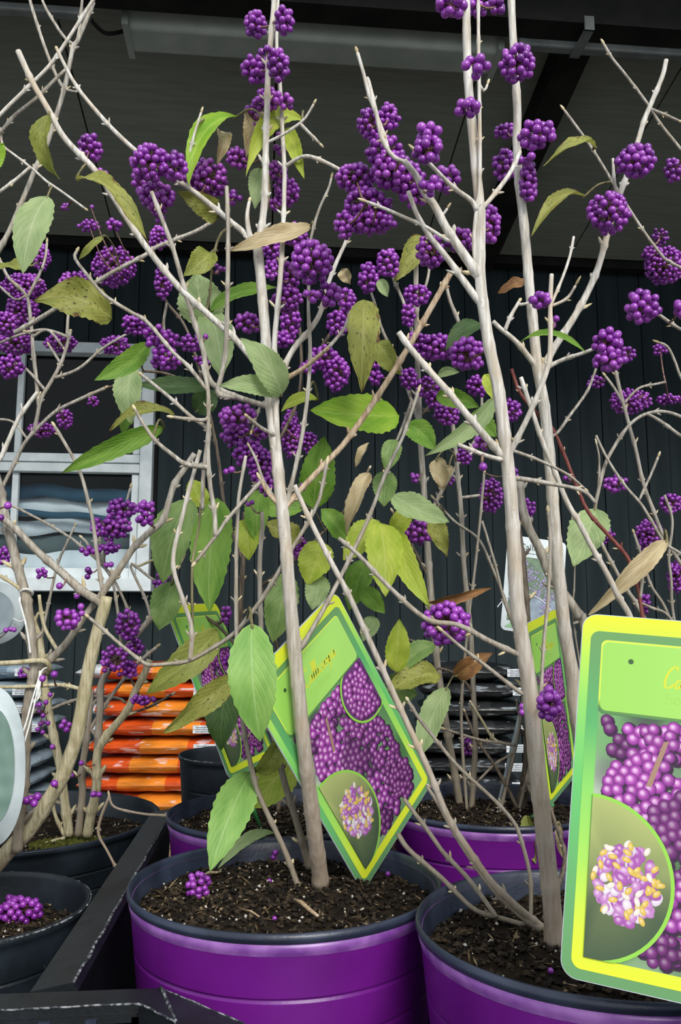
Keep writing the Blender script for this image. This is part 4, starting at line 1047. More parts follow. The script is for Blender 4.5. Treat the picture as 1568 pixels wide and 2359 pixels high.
TRACK = {k: [] for k in PLANT}                  # plant -> samples (px, py, depth, point)
BERRY_ME = None
def bud(q, p, d, L, r, mi=1):
    d = d.normalized(); a = d.orthogonal().normalized(); b_ = d.cross(a)
    rings = [(0, .55), (.35, 1.0), (.75, .7)]
    vs = [p + d * L * t + (a * math.cos(k * 1.2566) + b_ * math.sin(k * 1.2566)) * r * w for t, w in rings for k in range(5)] + [p + d * L]
    fs = [(i * 5 + k, i * 5 + (k + 1) % 5, i * 5 + 5 + (k + 1) % 5, i * 5 + 5 + k) for i in range(2) for k in range(5)] + [(10 + k, 10 + (k + 1) % 5, 15) for k in range(5)]
    q.add(vs, fs, mi)
def nearest(pl, x, y, maxd=1e9, dpref=None):
    best = None
    for s in TRACK[pl]:
        e = (s[0] - x) ** 2 + (s[1] - y) ** 2
        if dpref is not None: e += ((s[2] - dpref) * 700) ** 2
        if best is None or e < best[0]: best = (e, s)
    return best[1] if best and best[0] <= maxd ** 2 else None
brng = random.Random(12)
first = {}
for line in BRANCHES.strip().splitlines():
    w = line.split(); pl = w[0]; r0, r1 = float(w[1]), float(w[2]); mat = w[5]; dd = float(w[4])
    pts = [tuple(float(k) for k in s.split(',')) for s in w[6:]]
    pts2 = [p_[:2] for p_ in pts]
    snap = None
    if w[3] == 'a':
        s = nearest(pl, *pts2[0]); d0 = s[2]; snap = s
    else:
        d0 = float(w[3])
    # arc-length in pixels for depth interpolation
    L = [0]
    for a, c in zip(pts, pts[1:]): L.append(L[-1] + math.hypot(c[0] - a[0], c[1] - a[1]))
    ph, am = brng.uniform(0, 6.28), (.004 if L[-1] > 250 else .0015)
    raw = [Vector((x, y, d0 + dd * l / L[-1] + am * math.sin(ph + 5 * l / L[-1]) - am * math.sin(ph))) for (x, y), l in zip(pts2, L)]
    for v, p_ in zip(raw, pts):
        if len(p_) > 2: v.z = p_[2]
    if snap: raw[0] = Vector((snap[0], snap[1], snap[2]))
    sm = catmull(raw, 7)
    P3 = [P(v.x, v.y, v.z) for v in sm]
    TRACK[pl] += [(v.x, v.y, v.z, p) for v, p in zip(sm, P3)]
    n = len(sm); acc = [0]
    for a, c in zip(sm, sm[1:]): acc.append(acc[-1] + math.hypot(c.x - a.x, c.y - a.y))
    tot = acc[-1]
    trunk = r0 >= 17
    # finer resample so node swellings show
    step = 9 if not trunk else 14
    m = max(4, int(tot / step)); cen, rad = [], []
    gap = brng.uniform(75, 110); off = brng.uniform(20, gap); nodes = [off + gap * k for k in range(int(tot / gap) + 1) if 14 < off + gap * k < tot - 14]
    j = 0
    org = PLANT[pl].location
    dirs = []
    for i in range(m + 1):
        t = tot * i / m
        while j < n - 2 and acc[j + 1] < t: j += 1
        f = (t - acc[j]) / max(1e-6, acc[j + 1] - acc[j]); f = min(max(f, 0), 1)
        p = P3[j].lerp(P3[j + 1], f); v = sm[j].lerp(sm[j + 1], f)
        r = r0 + (r1 - r0) * (t / tot) ** .9
        for nd in nodes: r *= 1 + (.32 if not trunk else .10) * math.exp(-((t - nd) / (6 if not trunk else 9)) ** 2)
        if trunk and t < 30: r *= 1 + .18 * (1 - t / 30)
        r *= 1 + .015 * math.sin(t * .09 + ph)
        cen.append(p - org); rad.append(max(1.6, r) * PX(v.x, v.z, v.y) )
    q = MB()
    q.tube(cen, rad, 12 if trunk else (8 if r0 > 6 else 6))
    k_ = len(cen)
    for nd in nodes:
        if trunk: continue
        i = min(k_ - 2, max(1, int(nd / tot * m)))
        d = (cen[i + 1] - cen[i - 1]).normalized(); sd = d.cross(Vector((brng.uniform(-.4, .4), -1, brng.uniform(-.3, .3)))).normalized()
        for s in (1, -1):
            if brng.random() < .75: bud(q, cen[i] + sd * s * rad[i] * .7, d + sd * s * brng.uniform(.5, 1.1), rad[i] * brng.uniform(1.2, 2.8), rad[i] * .42, 1 if brng.random() < .4 else 0)
    if r1 <= 4.5 and brng.random() < .75:
        bud(q, cen[-1], cen[-1] - cen[-2], .0016 * brng.uniform(2.2, 4.5), rad[-1] * 1.15, 1)
    nm = 'trunk' if trunk else 'branch'
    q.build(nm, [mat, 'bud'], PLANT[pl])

# ---------------------------------------------------------------- leaves
lrng = random.Random(4)
def leaf_mesh(name, mat, pb, pt, width, bow, roll, fold, view, brownfold=0):
    """pb, pt local points; view = direction towards the viewer's side the face was seen from"""
    ax = pt - pb; L = ax.length; t = ax.normalized()
    nrm = (view - t * view.dot(t)).normalized(); side = t.cross(nrm).normalized()
    rm = Matrix.Rotation(roll, 3, t); nrm = rm @ nrm; side = rm @ side
    nt, ns = 22, 8
    q = MB(); q.uv = []
    ph = lrng.uniform(0, 6); wav = lrng.uniform(.03, .09) * (1 + fold)
    drop = lrng.uniform(.04, .13)
    twist = 0
    if mat in ('mix', 'tan', 'dry', 'olive'): wav *= 2.0; drop *= 1.6; twist = lrng.uniform(-.9, .9)
    for i in range(nt + 1):
        u = i / nt
        wprof = (u ** .62) * ((1 - u) ** .82) * 2.62
        if u > .82: wprof *= 1 - .25 * ((u - .82) / .18)
        c = pb + ax * u + side * 0 + bow * (4 * u * (1 - u)) + nrm * (L * drop * math.sin(math.pi * u) ) - nrm * (L * drop * .9 * u * u)
        tw_ = Matrix.Rotation(twist * (u - .4), 3, t); sd, nn = tw_ @ side, tw_ @ nrm
        for k in range(ns + 1):
            s = k / ns * 2 - 1
            w = width / 2 * max(wprof, .012)
            if abs(s) == 1 and 0 < i < nt: w *= 1 + (.045 if i % 2 else -.03) + lrng.uniform(-.02, .02)
            up = fold * abs(s) ** 1.3 * w * .9 + wav * width * math.sin(u * 13 + ph + s * 1.3) * abs(s) * .5 + .015 * width * math.sin(u * 40 - abs(s) * 9)
            co = math.sqrt(max(.2, 1 - (fold * .6) ** 2))
            q.v.append(tuple(c + sd * s * w * co + nn * up)); q.uv.append((k / ns, u))
    for i in range(nt):
        for k in range(ns):
            a = i * (ns + 1) + k; q.f.append((a, a + 1, a + ns + 2, a + ns + 1)); q.mi.append(0)
    return q
for line in LEAVES.strip().splitlines():
    w = line.split(); pl, mat = w[0], w[1]
    bx, by = (float(v) for v in w[2].split(',')); tx, ty = (float(v) for v in w[3].split(','))
    width = float(w[4]); s = nearest(pl, bx, by, dpref=None if w[5] == 'a' else float(w[5]))
    d0 = s[2] - .004 if w[5] == 'a' else float(w[5]); d1 = d0 + float(w[6])
    bow, roll, fold = float(w[7]), R(float(w[8])), float(w[9])
    org = PLANT[pl].location
    pb, pt = P(bx, by, d0), P(tx, ty, d1)
    k = PX((bx + tx) / 2, (d0 + d1) / 2, (by + ty) / 2)
    dv = Vector((ty - by, -(tx - bx))).normalized()       # screen-space normal of the leaf axis
    bowv = Vector((dv.x, 0, -dv.y)) * bow * k
    view = (Vector((0, 0, CAM_Z)) - (pb + pt) / 2).normalized() + Vector((0, 0, .25))
    q = leaf_mesh('leaf', mat, pb - org, pt - org, width * k / max(.45, math.cos(roll)), bowv, roll, fold, view)
    lf = q.build('leaf', mat, PLANT[pl])
    # petiole to the stem
    if (s[3] - pb).length < .09:
        q = MB(); a, c = s[3] - org, pb - org
        mid = (a + c) / 2 + Vector((0, 0, .15 * (a - c).length)); e = c + (pt - pb).normalized() * .004
        q.tube(catmull([a, mid, c, e], 5), .0009, 6); q.build('petiole', 'o', lf)

# ---------------------------------------------------------------- berries
q = MB(); q.add(*ICO3); BERRY_ME = q.mesh('berry', ['berry'])
crng = random.Random(21)
def pack(rx, ry, rz, b, full, rr):
    pts = []
    small = max(rx, ry) <= b * .6
    if small: return [(Vector((0, 0, 0)), b)]
    tries = int(900 * full) + 20
    area = 4 * math.pi * ((rx * ry) ** 1.6 / 3 + 2 * (rx * rz) ** 1.6 / 3) ** (1 / 1.6)
    cap = max(2, int(full * 1.0 * area / (math.pi * b * b / 4)))
    for _ in range(tries):
        z = rr.uniform(-1, 1); a = rr.uniform(0, 6.2832); s = math.sqrt(1 - z * z)
        k = rr.uniform(.86, 1.08) if full > .6 else rr.uniform(.55, 1.05)
        p = Vector((max(0, rx - b * .3) * s * math.cos(a), max(0, rz - b * .3) * s * math.sin(a), max(0, ry - b * .3) * z)) * k
        bb = b * rr.uniform(.90, 1.08)
        if all((p - o).length > .44 * (bb + ob) for o, ob in pts):
            pts.append((p, bb))
            if len(pts) >= cap: break
    return pts
allc = {k: [] for k in PLANT}
for item in CLUSTERS.replace('\n', '|').split('|'):
    w = item.split()
    if len(w) < 5: continue
    pl = w[0]; x, y = (float(v) for v in w[1].split(',')); rx, ry = (float(v) for v in w[2].split(',')); b_, full = float(w[3]), float(w[4])
    dw = min(.95, max(.42, 9.0 / b_))
    s = nearest(pl, x, y, dpref=dw)
    d = s[2] + max(-.03, min(.03, dw - s[2]))
    c = P(x, y, d); k = PX(x, d, y)
    rz = (rx + ry) / 2 * .85
    pts = [(p * k, bb * k) for p, bb in pack(rx, ry, rz, b_, full, crng)]
    allc[pl].append((b_, c, s[3], pts, k, max(rx, ry)))
def cluster_stalk(c, at, pts, org, size):
    q = MB(); a, c_ = at - org, c - org
    mid = a.lerp(c_, .5) + Vector((0, 0, -.1 * (a - c_).length))
    if (a - c_).length > .002: q.tube(catmull([a, mid, c_], 4), [.0009, .0008, .0008, .0007, .0007, .0007, .0006, .0006, .0006][:9], 5)
    for p, bb in pts[:90]:
        e = c_ + p
        if p.length < 1e-4: e = c_ + Vector((0, 0, .001)); 
        q.tube([c_, c_ + p * .5 + Vector((0, 0, .0006)), e], .0004, 3)
    return q
def one_berry(p, bb, parent, rr):
    o = bpy.data.objects.new('berry', BERRY_ME); COL.objects.link(o); o.parent = parent
    o.location = p; o.scale = (bb / 2 * rr.uniform(.97, 1.02), bb / 2, bb / 2 * rr.uniform(.95, 1.0)); o.rotation_euler = (rr.uniform(0, 6), rr.uniform(0, 6), 0)
    return o
nb_total = 0
for pl, lst in allc.items():
    if not lst: continue
    lst.sort(key=lambda t: -t[0]); left = 300; org = PLANT[pl].location
    rest = MB()
    for b_, c, at, pts, k, size in lst:
        st = cluster_stalk(c, at, pts, org, size).build('berry_cluster', 'stalk', PLANT[pl])
        nb_total += len(pts)
        if len(pts) <= left:
            left -= len(pts)
            for p, bb in pts: one_berry(c - org + p, bb, st, crng)
        else:
            for p, bb in pts:
                o_ = c - org + p; rest.add([(v[0] * bb / 2 + o_.x, v[1] * bb / 2 + o_.y, v[2] * bb / 2 + o_.z) for v in ICO2[0]], ICO2[1])
    if rest.v: tag(rest.build('smaller_berries', 'berry', PLANT[pl]), kind='stuff')
print('BERRIES', nb_total)

# ---------------------------------------------------------------- fallen bits on the soil
def soil_point(px, py, z):
    p = P(px, py, .5); v = p - Vector((0, 0, CAM_Z)); t = (z - CAM_Z) / v.z
    return Vector((0, 0, CAM_Z)) + v * t
def fallen_cluster(px, py, rx, ry, b_, z, label, full=1):
    c = soil_point(px, py + ry * .5, z) ; k = PX(px, c.y, py); c = c + Vector((0, 0, ry * k * .7))
    e = empty('fallen_berry_cluster', c - Vector((0, 0, ry * k * .7)), label, 'berries', 'fallen berries on the soil')
    q = MB(); pts = [(p * k, bb * k) for p, bb in pack(rx, ry, (rx + ry) / 2 * .8, b_, full, crng)]
    o3 = c - e.location
    for p, bb in pts: q.tube([o3, o3 + p * .5, o3 + p], .0004, 3)
    st = q.build('stalk', 'stalk', e)
    for p, bb in pts: one_berry(o3 + p, bb, e, crng)
sa, sg = SOILZ['A'], SOILZ['G']
fallen_cluster(455, 2046, 30, 28, 15, sa, 'round fallen berry cluster on the soil under the big fresh leaf')
fallen_cluster(632, 1974, 13, 16, 14, sa, 'three fallen berries beside the pale fallen leaf', .6)
fallen_cluster(45, 2104, 54, 28, 16, sg, 'long fallen berry cluster lying in the small black pot', .9)
fallen_cluster(30, 2085, 24, 20, 16, sg, 'upper half of the fallen berries in the small black pot', .8)
def lone(px, py, b_, z, label):
    c = soil_point(px, py + b_ / 2, z); k = PX(px, c.y, py)
    o = bpy.data.objects.new('fallen_berry', BERRY_ME); COL.objects.link(o); r = b_ * k / 2; o.location = c + Vector((0, 0, r * .9)); o.scale = (r, r, r)
    tag(o, label, 'berry')
lone(683, 1943, 17, sa, 'single fallen berry by the slender stems in the pot with the tilted label')
lone(620, 2030, 12, sa, 'small single berry lying on open soil in front of the thick stem')
lone(632, 2116, 12, sa, 'single berry near the front rim of the pot with the tilted label')
lone(893, 2013, 12, SOILZ['A'], 'dusty single berry on the soil beyond the tip of the tilted label')
lone(1268, 2236, 14, SOILZ['B'], 'single berry near the rim below the large green label')
pb, pt = soil_point(630, 1955, sa), soil_point(505, 2004, sa); pb.z += .012; pt.z += .004
q = leaf_mesh('fallen_leaf', 'pale', Vector((0, 0, 0)), pt - pb, .0105, Vector((0, 0, .004)), 0, .25, Vector((0, -.75, .65)))
tag(q.build('fallen_leaf', 'pale', None, loc=pb), 'pale dry fallen leaf lying on the dark soil beside the fallen cluster', 'leaf')
c = soil_point(98, 2082, sg)
q = leaf_mesh('seedling', 'green', Vector((0, 0, .006)), Vector((.014, -.004, .016)), .008, Vector((0, 0, .002)), 0, .2, Vector((0, -.8, .6)))
q2 = empty('seedling', c, 'tiny green seedling in the small black pot', 'seedling')
q.build('leaf', 'green', q2)
q = MB(); q.tube([Vector((-.004, 0, -.004)), Vector((-.002, 0, .003)), Vector((0, 0, .006))], .0007, 5); q.build('stem', 'o', q2)
for (x0, y0, x1, y1, r, nm, lb) in ((470, 2015, 508, 2008, 3.5, 'A', 'short brown twig piece on the soil by the fallen cluster'), (678, 2072, 732, 2110, 5, 'A', 'stubby brown wood chip on the soil before the thick stem'),
                            (563, 2096, 610, 2118, 2.5, 'A', 'thin straw of bark near the front of the soil'), (1232, 2044, 1256, 2042, 4, 'B', 'flat pale chip behind the thick pale trunk')):
    a, c = soil_point(x0, y0, SOILZ[nm] + .003), soil_point(x1, y1, SOILZ[nm] + .003); k = PX(x0, a.y, y0)
    q = MB(); d = c - a; q.tube([Vector((0, 0, 0)), d * .3 + Vector((0, 0, .001)), d * .7, d], [r * k * .7, r * k, r * k * .9, r * k * .6], 6)
    tag(q.build('bark_chip', 't', None, loc=a), lb, 'chip')

# ================================================================== picture labels
M['card'] = noise_mat('label_plastic', srgb(176, 188, 190), srgb(202, 212, 214), 40, .35, spec=.5)
TW, TH = .100, .166
GREEN_SOFT, YEL = srgb(112, 166, 104), srgb(240, 250, 56)
def lerp4(a, b, t): return tuple(a[i] + (b[i] - a[i]) * t for i in range(3)) + (1,)
def grad(stops, t):
    for (p0, c0), (p1, c1) in zip(stops, stops[1:]):
        if t <= p1: return lerp4(c0, c1, max(0, min(1, (t - p0) / (p1 - p0))))
    return stops[-1][1]
OUTER = [(0, srgb(112, 164, 106)), (.18, srgb(110, 178, 112)), (.5, srgb(112, 208, 116)), (.72, srgb(150, 226, 112)), (.88, srgb(196, 242, 92)), (.96, srgb(234, 250, 66)), (1, srgb(244, 250, 52))]
INNER = [(0, srgb(244, 252, 52)), (.12, srgb(232, 252, 70)), (.3, srgb(180, 238, 100)), (.5, srgb(150, 226, 110)), (.68, srgb(98, 186, 112)), (.88, srgb(112, 168, 104)), (1, srgb(118, 168, 100))]
def mrect(m, mt, r, n=12): return rrect(m, m, TW - m, TH - mt, r, n)
def rrect(x0, y0, x1, y1, r, n=8):
    pts = []
    for cx, cy, a0 in ((x1 - r, y0 + r, -90), (x1 - r, y1 - r, 0), (x0 + r, y1 - r, 90), (x0 + r, y0 + r, 180)):
        for k in range(n + 1):
            a = R(a0 + 90 * k / n); pts.append((cx + r * math.cos(a), cy + r * math.sin(a)))
    return pts
def dens(pts, step=.004):
    out = []
    for a, c in zip(pts, pts[1:] + pts[:1]):
        n = max(1, int(math.hypot(c[0] - a[0], c[1] - a[1]) / step))
        for k in range(n): out.append((a[0] + (c[0] - a[0]) * k / n, a[1] + (c[1] - a[1]) * k / n))
    return out
def make_tag_meshes():
    out = {}
    # bend: cards curl very slightly about the long axis
    def fl(q, pts2, z, colf):
        o = len(q.v); cx = sum(p[0] for p in pts2) / len(pts2); cy = sum(p[1] for p in pts2) / len(pts2)
        q.v.append((cx, cy, z)); q.c.append(colf(cx, cy))
        for x, y in pts2: q.v.append((x, y, z)); q.c.append(colf(x, y))
        n = len(pts2)
        for k in range(n): q.f.append((o, o + 1 + k, o + 1 + (k + 1) % n)); q.mi.append(0)
    def ring(q, a, c, z, colf):
        o = len(q.v); n = len(a)
        for p in a: q.v.append((p[0], p[1], z)); q.c.append(colf(*p))
        for p in c: q.v.append((p[0], p[1], z)); q.c.append(colf(*p))
        for k in range(n):
            j = (k + 1) % n; q.f.append((o + k, o + j, o + n + j, o + n + k)); q.mi.append(0)
    # card with thickness
    q = MB(); pts = rrect(0, 0, TW, TH, .0075); n = len(pts)
    q.v = [(x, y, 0) for x, y in pts] + [(x, y, -.0008) for x, y in pts]
    q.f = [tuple(range(n)), tuple(range(2 * n - 1, n - 1, -1))] + [(k, n + k, n + (k + 1) % n, (k + 1) % n) for k in range(n)]; q.mi = [0] * len(q.f)
    out['card'] = q.mesh('card', ['card'], False)
    N_ = 12
    def ringpts(m, r): return rrect(m, m, TW - m, TH - m, r, N_)
    def sub(a):      # subdivide straight sides so gradients follow
        return dens(a, .003)
    def ringpair(m0, t0, r0, m1, t1, r1):
        A, C = [], []
        a, c = mrect(m0, t0, r0), mrect(m1, t1, r1)
        for k in range(len(a)):
            j = (k + 1) % len(a); n = max(1, int(math.hypot(a[j][0] - a[k][0], a[j][1] - a[k][1]) / .004))
            for i in range(n):
                t = i / n; A.append((a[k][0] + (a[j][0] - a[k][0]) * t, a[k][1] + (a[j][1] - a[k][1]) * t)); C.append((c[k][0] + (c[j][0] - c[k][0]) * t, c[k][1] + (c[j][1] - c[k][1]) * t))
        return A, C
    q = MB(); q.c = []
    A, C = ringpair(.0004, .0004, .0072, .0047, .0088, .0042); ring(q, A, C, .0002, lambda x, y: grad(OUTER, y / TH))
    out['outer_border'] = q.mesh('outer_border', ['print'], False)
    q = MB(); q.c = []
    A, C = ringpair(.0046, .0086, .0043, .0100, .0150, .0012); ring(q, A, C, .0003, lambda x, y: grad(INNER, y / TH))
    out['inner_border'] = q.mesh('inner_border', ['print'], False)
    # photograph: blurred garden background
    m = .0098; HY = TH - .0480
    blobs = []; rr = random.Random(8)
    pal = [srgb(90, 148, 84), srgb(130, 186, 120), srgb(190, 220, 174), srgb(56, 84, 54), srgb(110, 170, 100), srgb(70, 52, 76), srgb(214, 230, 204)]
    for k in range(46): blobs.append((rr.uniform(m, TW - m), rr.uniform(m, HY), rr.uniform(.006, .016), pal[rr.randrange(len(pal))]))
    def bgc(x, y):
        s, c = .02, [.02 * v for v in srgb(96, 140, 88)]
        for bx, by, br, bc in blobs:
            w = math.exp(-((x - bx) ** 2 + (y - by) ** 2) / (br * br)); s += w; c = [c[i] + w * bc[i] for i in range(3)] + [1]
        return tuple(v / s for v in c[:3]) + (1,)
    q = MB(); q.c = []; nx, ny = 44, 72
    for i in range(nx + 1):
        for j in range(ny + 1):
            x, y = m + (TW - 2 * m) * i / nx, m + (HY - m) * j / ny; q.v.append((x, y, .00022)); q.c.append(bgc(x, y))
    for i in range(nx):
        for j in range(ny): a = i * (ny + 1) + j; q.f.append((a, a + ny + 1, a + ny + 2, a + 1)); q.mi.append(0)
    z = [.00025]
    def disc(x, y, rx, ry, ang, c_edge, c_mid, c_hi, n=14, hx=-.2, hy=.25):
        if x - rx < m or x + rx > TW - m or y - ry < m or y + ry > HY: return
        z[0] += 4e-7; o = len(q.v); ca, sa = math.cos(ang), math.sin(ang)
        q.v.append((x + hx * rx, y + hy * ry, z[0])); q.c.append(c_hi)
        for rad_, col, sh in ((.13, c_hi, .9), (.52, c_mid, .5), (.82, lerp4(c_mid, c_edge, .55), .2), (1.0, c_edge, 0)):
            for k in range(n):
                a = 2 * math.pi * k / n; u, v = rad_ * rx * math.cos(a), rad_ * ry * math.sin(a)
                q.v.append((x + u * ca - v * sa + hx * rx * sh, y + u * sa + v * ca + hy * ry * sh, z[0])); q.c.append(col)
        for k in range(n):
            j = (k + 1) % n; q.f.append((o, o + 1 + k, o + 1 + j)); q.mi.append(0)
            for t in range(3): q.f.append((o + 1 + t * n + k, o + 1 + t * n + n + k, o + 1 + t * n + n + j, o + 1 + t * n + j)); q.mi.append(0)
    def berries(cx, cy, rx, ry, br, n, tone, seed):
        r2 = random.Random(seed); pts = []
        for _ in range(n * 30):
            a, k = r2.uniform(0, 6.283), math.sqrt(r2.random()); x, y = cx + rx * k * math.cos(a), cy + ry * k * math.sin(a)
            if all(math.hypot(x - o[0], y - o[1]) > br * 1.25 for o in pts): pts.append((x, y))
            if len(pts) >= n: break
        pts.sort(key=lambda p: -abs(p[0] - cx) - abs(p[1] - cy))
        for x, y in pts: disc(x + .0006, y - .0008, br * 1.22, br * 1.22, 0, srgb(70, 44, 70), srgb(52, 24, 60), srgb(52, 24, 60), 10, 0, 0)
        for x, y in pts:
            f = tone * r2.uniform(.85, 1.1) * (1 - .45 * max(0, (x - cx) / rx) * max(0, (cy - y) / ry + .4))
            e = lerp4((0, 0, 0, 1), srgb(112, 30, 120), f); md = lerp4((0, 0, 0, 1), srgb(186, 84, 184), f); hi = lerp4((0, 0, 0, 1), srgb(244, 200, 240), min(1, f))
            b_ = br * r2.uniform(.9, 1.1); disc(x, y, b_, b_, 0, e, md, hi)
    tw, th = TW, TH
    berries(.17 * tw + .006, .665 * th, .011, .013, .0028, 14, .42, 1)
    berries(.44 * tw, .675 * th, .020, .013, .0030, 34, 1.15, 2)
    berries(.36 * tw, .63 * th, .012, .008, .0028, 12, .95, 22)
    berries(.33 * tw, .475 * th, .018, .022, .0030, 60, 1.05, 3)
    berries(.50 * tw, .40 * th, .016, .018, .0030, 40, .5, 4)
    berries(.52 * tw, .165 * th, .013, .020, .0030, 36, 1.0, 5)
    berries(.60 * tw, .56 * th, .010, .016, .0028, 24, .8, 6)
    berries(.72 * tw, .35 * th, .012, .030, .0026, 60, .75, 7)
    berries(.72 * tw, .18 * th, .012, .016, .0026, 40, .6, 9)
    berries(.40 * tw, .115 * th, .010, .006, .0026, 12, .5, 10)
    # stem in the picture
    z[0] += 2e-6; o = len(q.v)
    for (x, y) in ((.40, .645), (.425, .65), (.355, .52), (.33, .52)): q.v.append((x * tw, y * th, z[0])); q.c.append(srgb(176, 140, 120))
    q.f.append((o, o + 3, o + 2, o + 1)); q.mi.append(0)
    out['photo_print'] = q.mesh('photo_print', ['print'], False)
    # round insets
    def inset(cx, cy, r, fillf, draw, nm, zb):
        nonlocal q
        q = MB(); q.c = []; z[0] = zb
        def cl(x, y): return (min(max(x, m), TW - m), min(max(y, m), HY))
        P1 = [cl(cx + r * math.cos(2 * math.pi * k / 60), cy + r * math.sin(2 * math.pi * k / 60)) for k in range(60)]
        P0 = [cl(cx + (r + .0016) * math.cos(2 * math.pi * k / 60), cy + (r + .0016) * math.sin(2 * math.pi * k / 60)) for k in range(60)]
        fl(q, P0, zb, lambda x, y: srgb(158, 224, 84)); fl(q, P1, zb + 4e-6, fillf); z[0] = zb + 6e-6
        draw(); out[nm] = q.mesh(nm, ['print'], False)
    icx, icy, ir = .0105, .0436, .0345
    def flower():
        r2 = random.Random(31)
        for k in range(120):
            a, s = r2.uniform(0, 6.28), math.sqrt(r2.random()); x, y = icx + .0160 + .0135 * s * math.cos(a), icy - .001 + .0165 * s * math.sin(a)
            w = r2.random(); c = srgb(190, 104, 192) if w < .55 else (srgb(216, 150, 214) if w < .9 else srgb(246, 232, 246))
            disc(x, y, .0032 * r2.uniform(.6, 1.1), .0020, r2.uniform(0, 3.14), lerp4(c, (0, 0, 0, 1), .25), c, lerp4(c, (1, 1, 1, 1), .5), 10)
        for k in range(46):
            a, s = r2.uniform(0, 6.28), math.sqrt(r2.random()); x, y = icx + .0160 + .0145 * s * math.cos(a), icy + .0175 * s * math.sin(a)
            c = srgb(240, 204, 96) if r2.random() < .7 else srgb(250, 240, 226)
            disc(x, y, .0021, .0012, r2.uniform(-.6, 2.2), lerp4(c, (0, 0, 0, 1), .2), c, lerp4(c, (1, 1, 1, 1), .4), 9)
    def bgin(x, y):
        t = (y - icy) / ir
        return lerp4(srgb(76, 96, 70), srgb(186, 196, 120), max(0, min(1, .35 + t * .9 + .25 * mnoise.noise(Vector((x * 90, y * 90, 0))))))
    inset(icx, icy, ir, bgin, flower, 'flower_inset', .00105)
    jcx, jcy, jr = .80 * tw, .60 * th, .021
    def clusterpic():
        berries(jcx - .001, jcy, .0165, .0185, .0026, 80, .95, 44)
    inset(jcx, jcy, jr, lambda x, y: srgb(110, 60, 120), clusterpic, 'berry_inset', .00105)
    # header
    q = MB(); q.c = []
    fl(q, dens(rrect(.0098, HY - .0010, TW - .0098, TH - .0128, .003), .004), .00032, lambda x, y: srgb(88, 140, 84) if y < HY + .004 else srgb(226, 250, 92))
    fl(q, dens(rrect(.0106, HY + .0006, TW - .0100, TH - .0138, .003), .004), .00034, lambda x, y: lerp4(srgb(166, 226, 98), srgb(182, 236, 118), x / TW))
    out['header'] = q.mesh('header', ['print'], False)
    # lettering
    G = {'C': ([[(.55, .85), (.5, .98), (.38, 1.0), (.2, .85), (.08, .55), (.08, .2), (.2, .02), (.38, .03), (.58, .2)]], .60),
         'a': ([[(.38, .36), (.25, .42), (.1, .33), (.04, .15), (.12, .02), (.25, .08), (.38, .38), (.36, .1), (.45, .02), (.55, .12)]], .52),
         'l': ([[(0, .1), (.15, .4), (.28, .85), (.22, 1.0), (.12, .85), (.08, .3), (.12, .03), (.28, .12)]], .28),
         'i': ([[(0, .1), (.1, .38), (.08, .1), (.15, .02), (.26, .12)], [(.13, .55), (.15, .58)]], .25),
         'c': ([[(.33, .32), (.24, .41), (.1, .33), (.04, .15), (.14, .01), (.3, .07), (.38, .15)]], .36),
         'r': ([[(0, .1), (.1, .38), (.14, .33), (.24, .38), (.22, .1), (.28, .02), (.38, .12)]], .36),
         'p': ([[(0, .1), (.1, .4), (.0, -.4)], [(.08, .25), (.2, .42), (.32, .3), (.28, .1), (.15, .02), (.08, .08)]], .42)}
    q = MB(); q.c = []; x = 0; sc = .0105; ox, oy = .0385, TH - .0335
    def stroke(pts, wd):
        p3 = catmull([Vector((a, c, 0)) for a, c in pts], 5); o = len(q.v)
        for i, p in enumerate(p3):
            t = (p3[min(i + 1, len(p3) - 1)] - p3[max(0, i - 1)]).normalized(); nn = Vector((-t.y, t.x, 0)) * wd * (.75 + .5 * abs(t.y))
            for s in (1, -1): v = p + nn * s; q.v.append((v.x, v.y, .00037)); q.c.append(srgb(232, 232, 60))
        for i in range(len(p3) - 1): a = o + 2 * i; q.f.append((a, a + 1, a + 3, a + 2)); q.mi.append(0)
    for ch in 'Callicarpa':
        st, adv = G[ch]
        for s in st: stroke([(ox + (x + px_ + .28 * py_) * sc * .82, oy + py_ * sc) for px_, py_ in s], .00040)
        x += adv
    out['lettering'] = q.mesh('lettering', ['print'], False)
    q = MB(); q.c = []
    fl(q, [(.024 + .0013 * math.cos(k * .5236), TH - .0225 + .0013 * math.sin(k * .5236)) for k in range(12)], .00038, lambda x, y: srgb(70, 104, 60))
    out['punched_hole'] = q.mesh('punched_hole', ['print'], False)
    return out
TM = make_tag_meshes()
def text_mesh(body, size, name, mat):
    cu = bpy.data.curves.new(name, 'FONT'); cu.body = body; cu.size = size; cu.resolution_u = 3
    o = bpy.data.objects.new(name, cu); COL.objects.link(o)
    dg = bpy.context.evaluated_depsgraph_get(); me = bpy.data.meshes.new_from_object(o.evaluated_get(dg)); bpy.data.objects.remove(o)
    me.materials.clear(); me.materials.append(M[mat]); return me
M['ink_olive'] = plain('ink_olive', srgb(158, 208, 92), .5)
M['ink_grey'] = plain('ink_grey', srgb(70, 92, 86), .5)
SUBT = text_mesh('bodinieri', .0072, 'subtitle', 'ink_olive')
M['stake'] = noise_mat('stake_green', srgb(60, 130, 70), srgb(76, 150, 84), 40, .4)

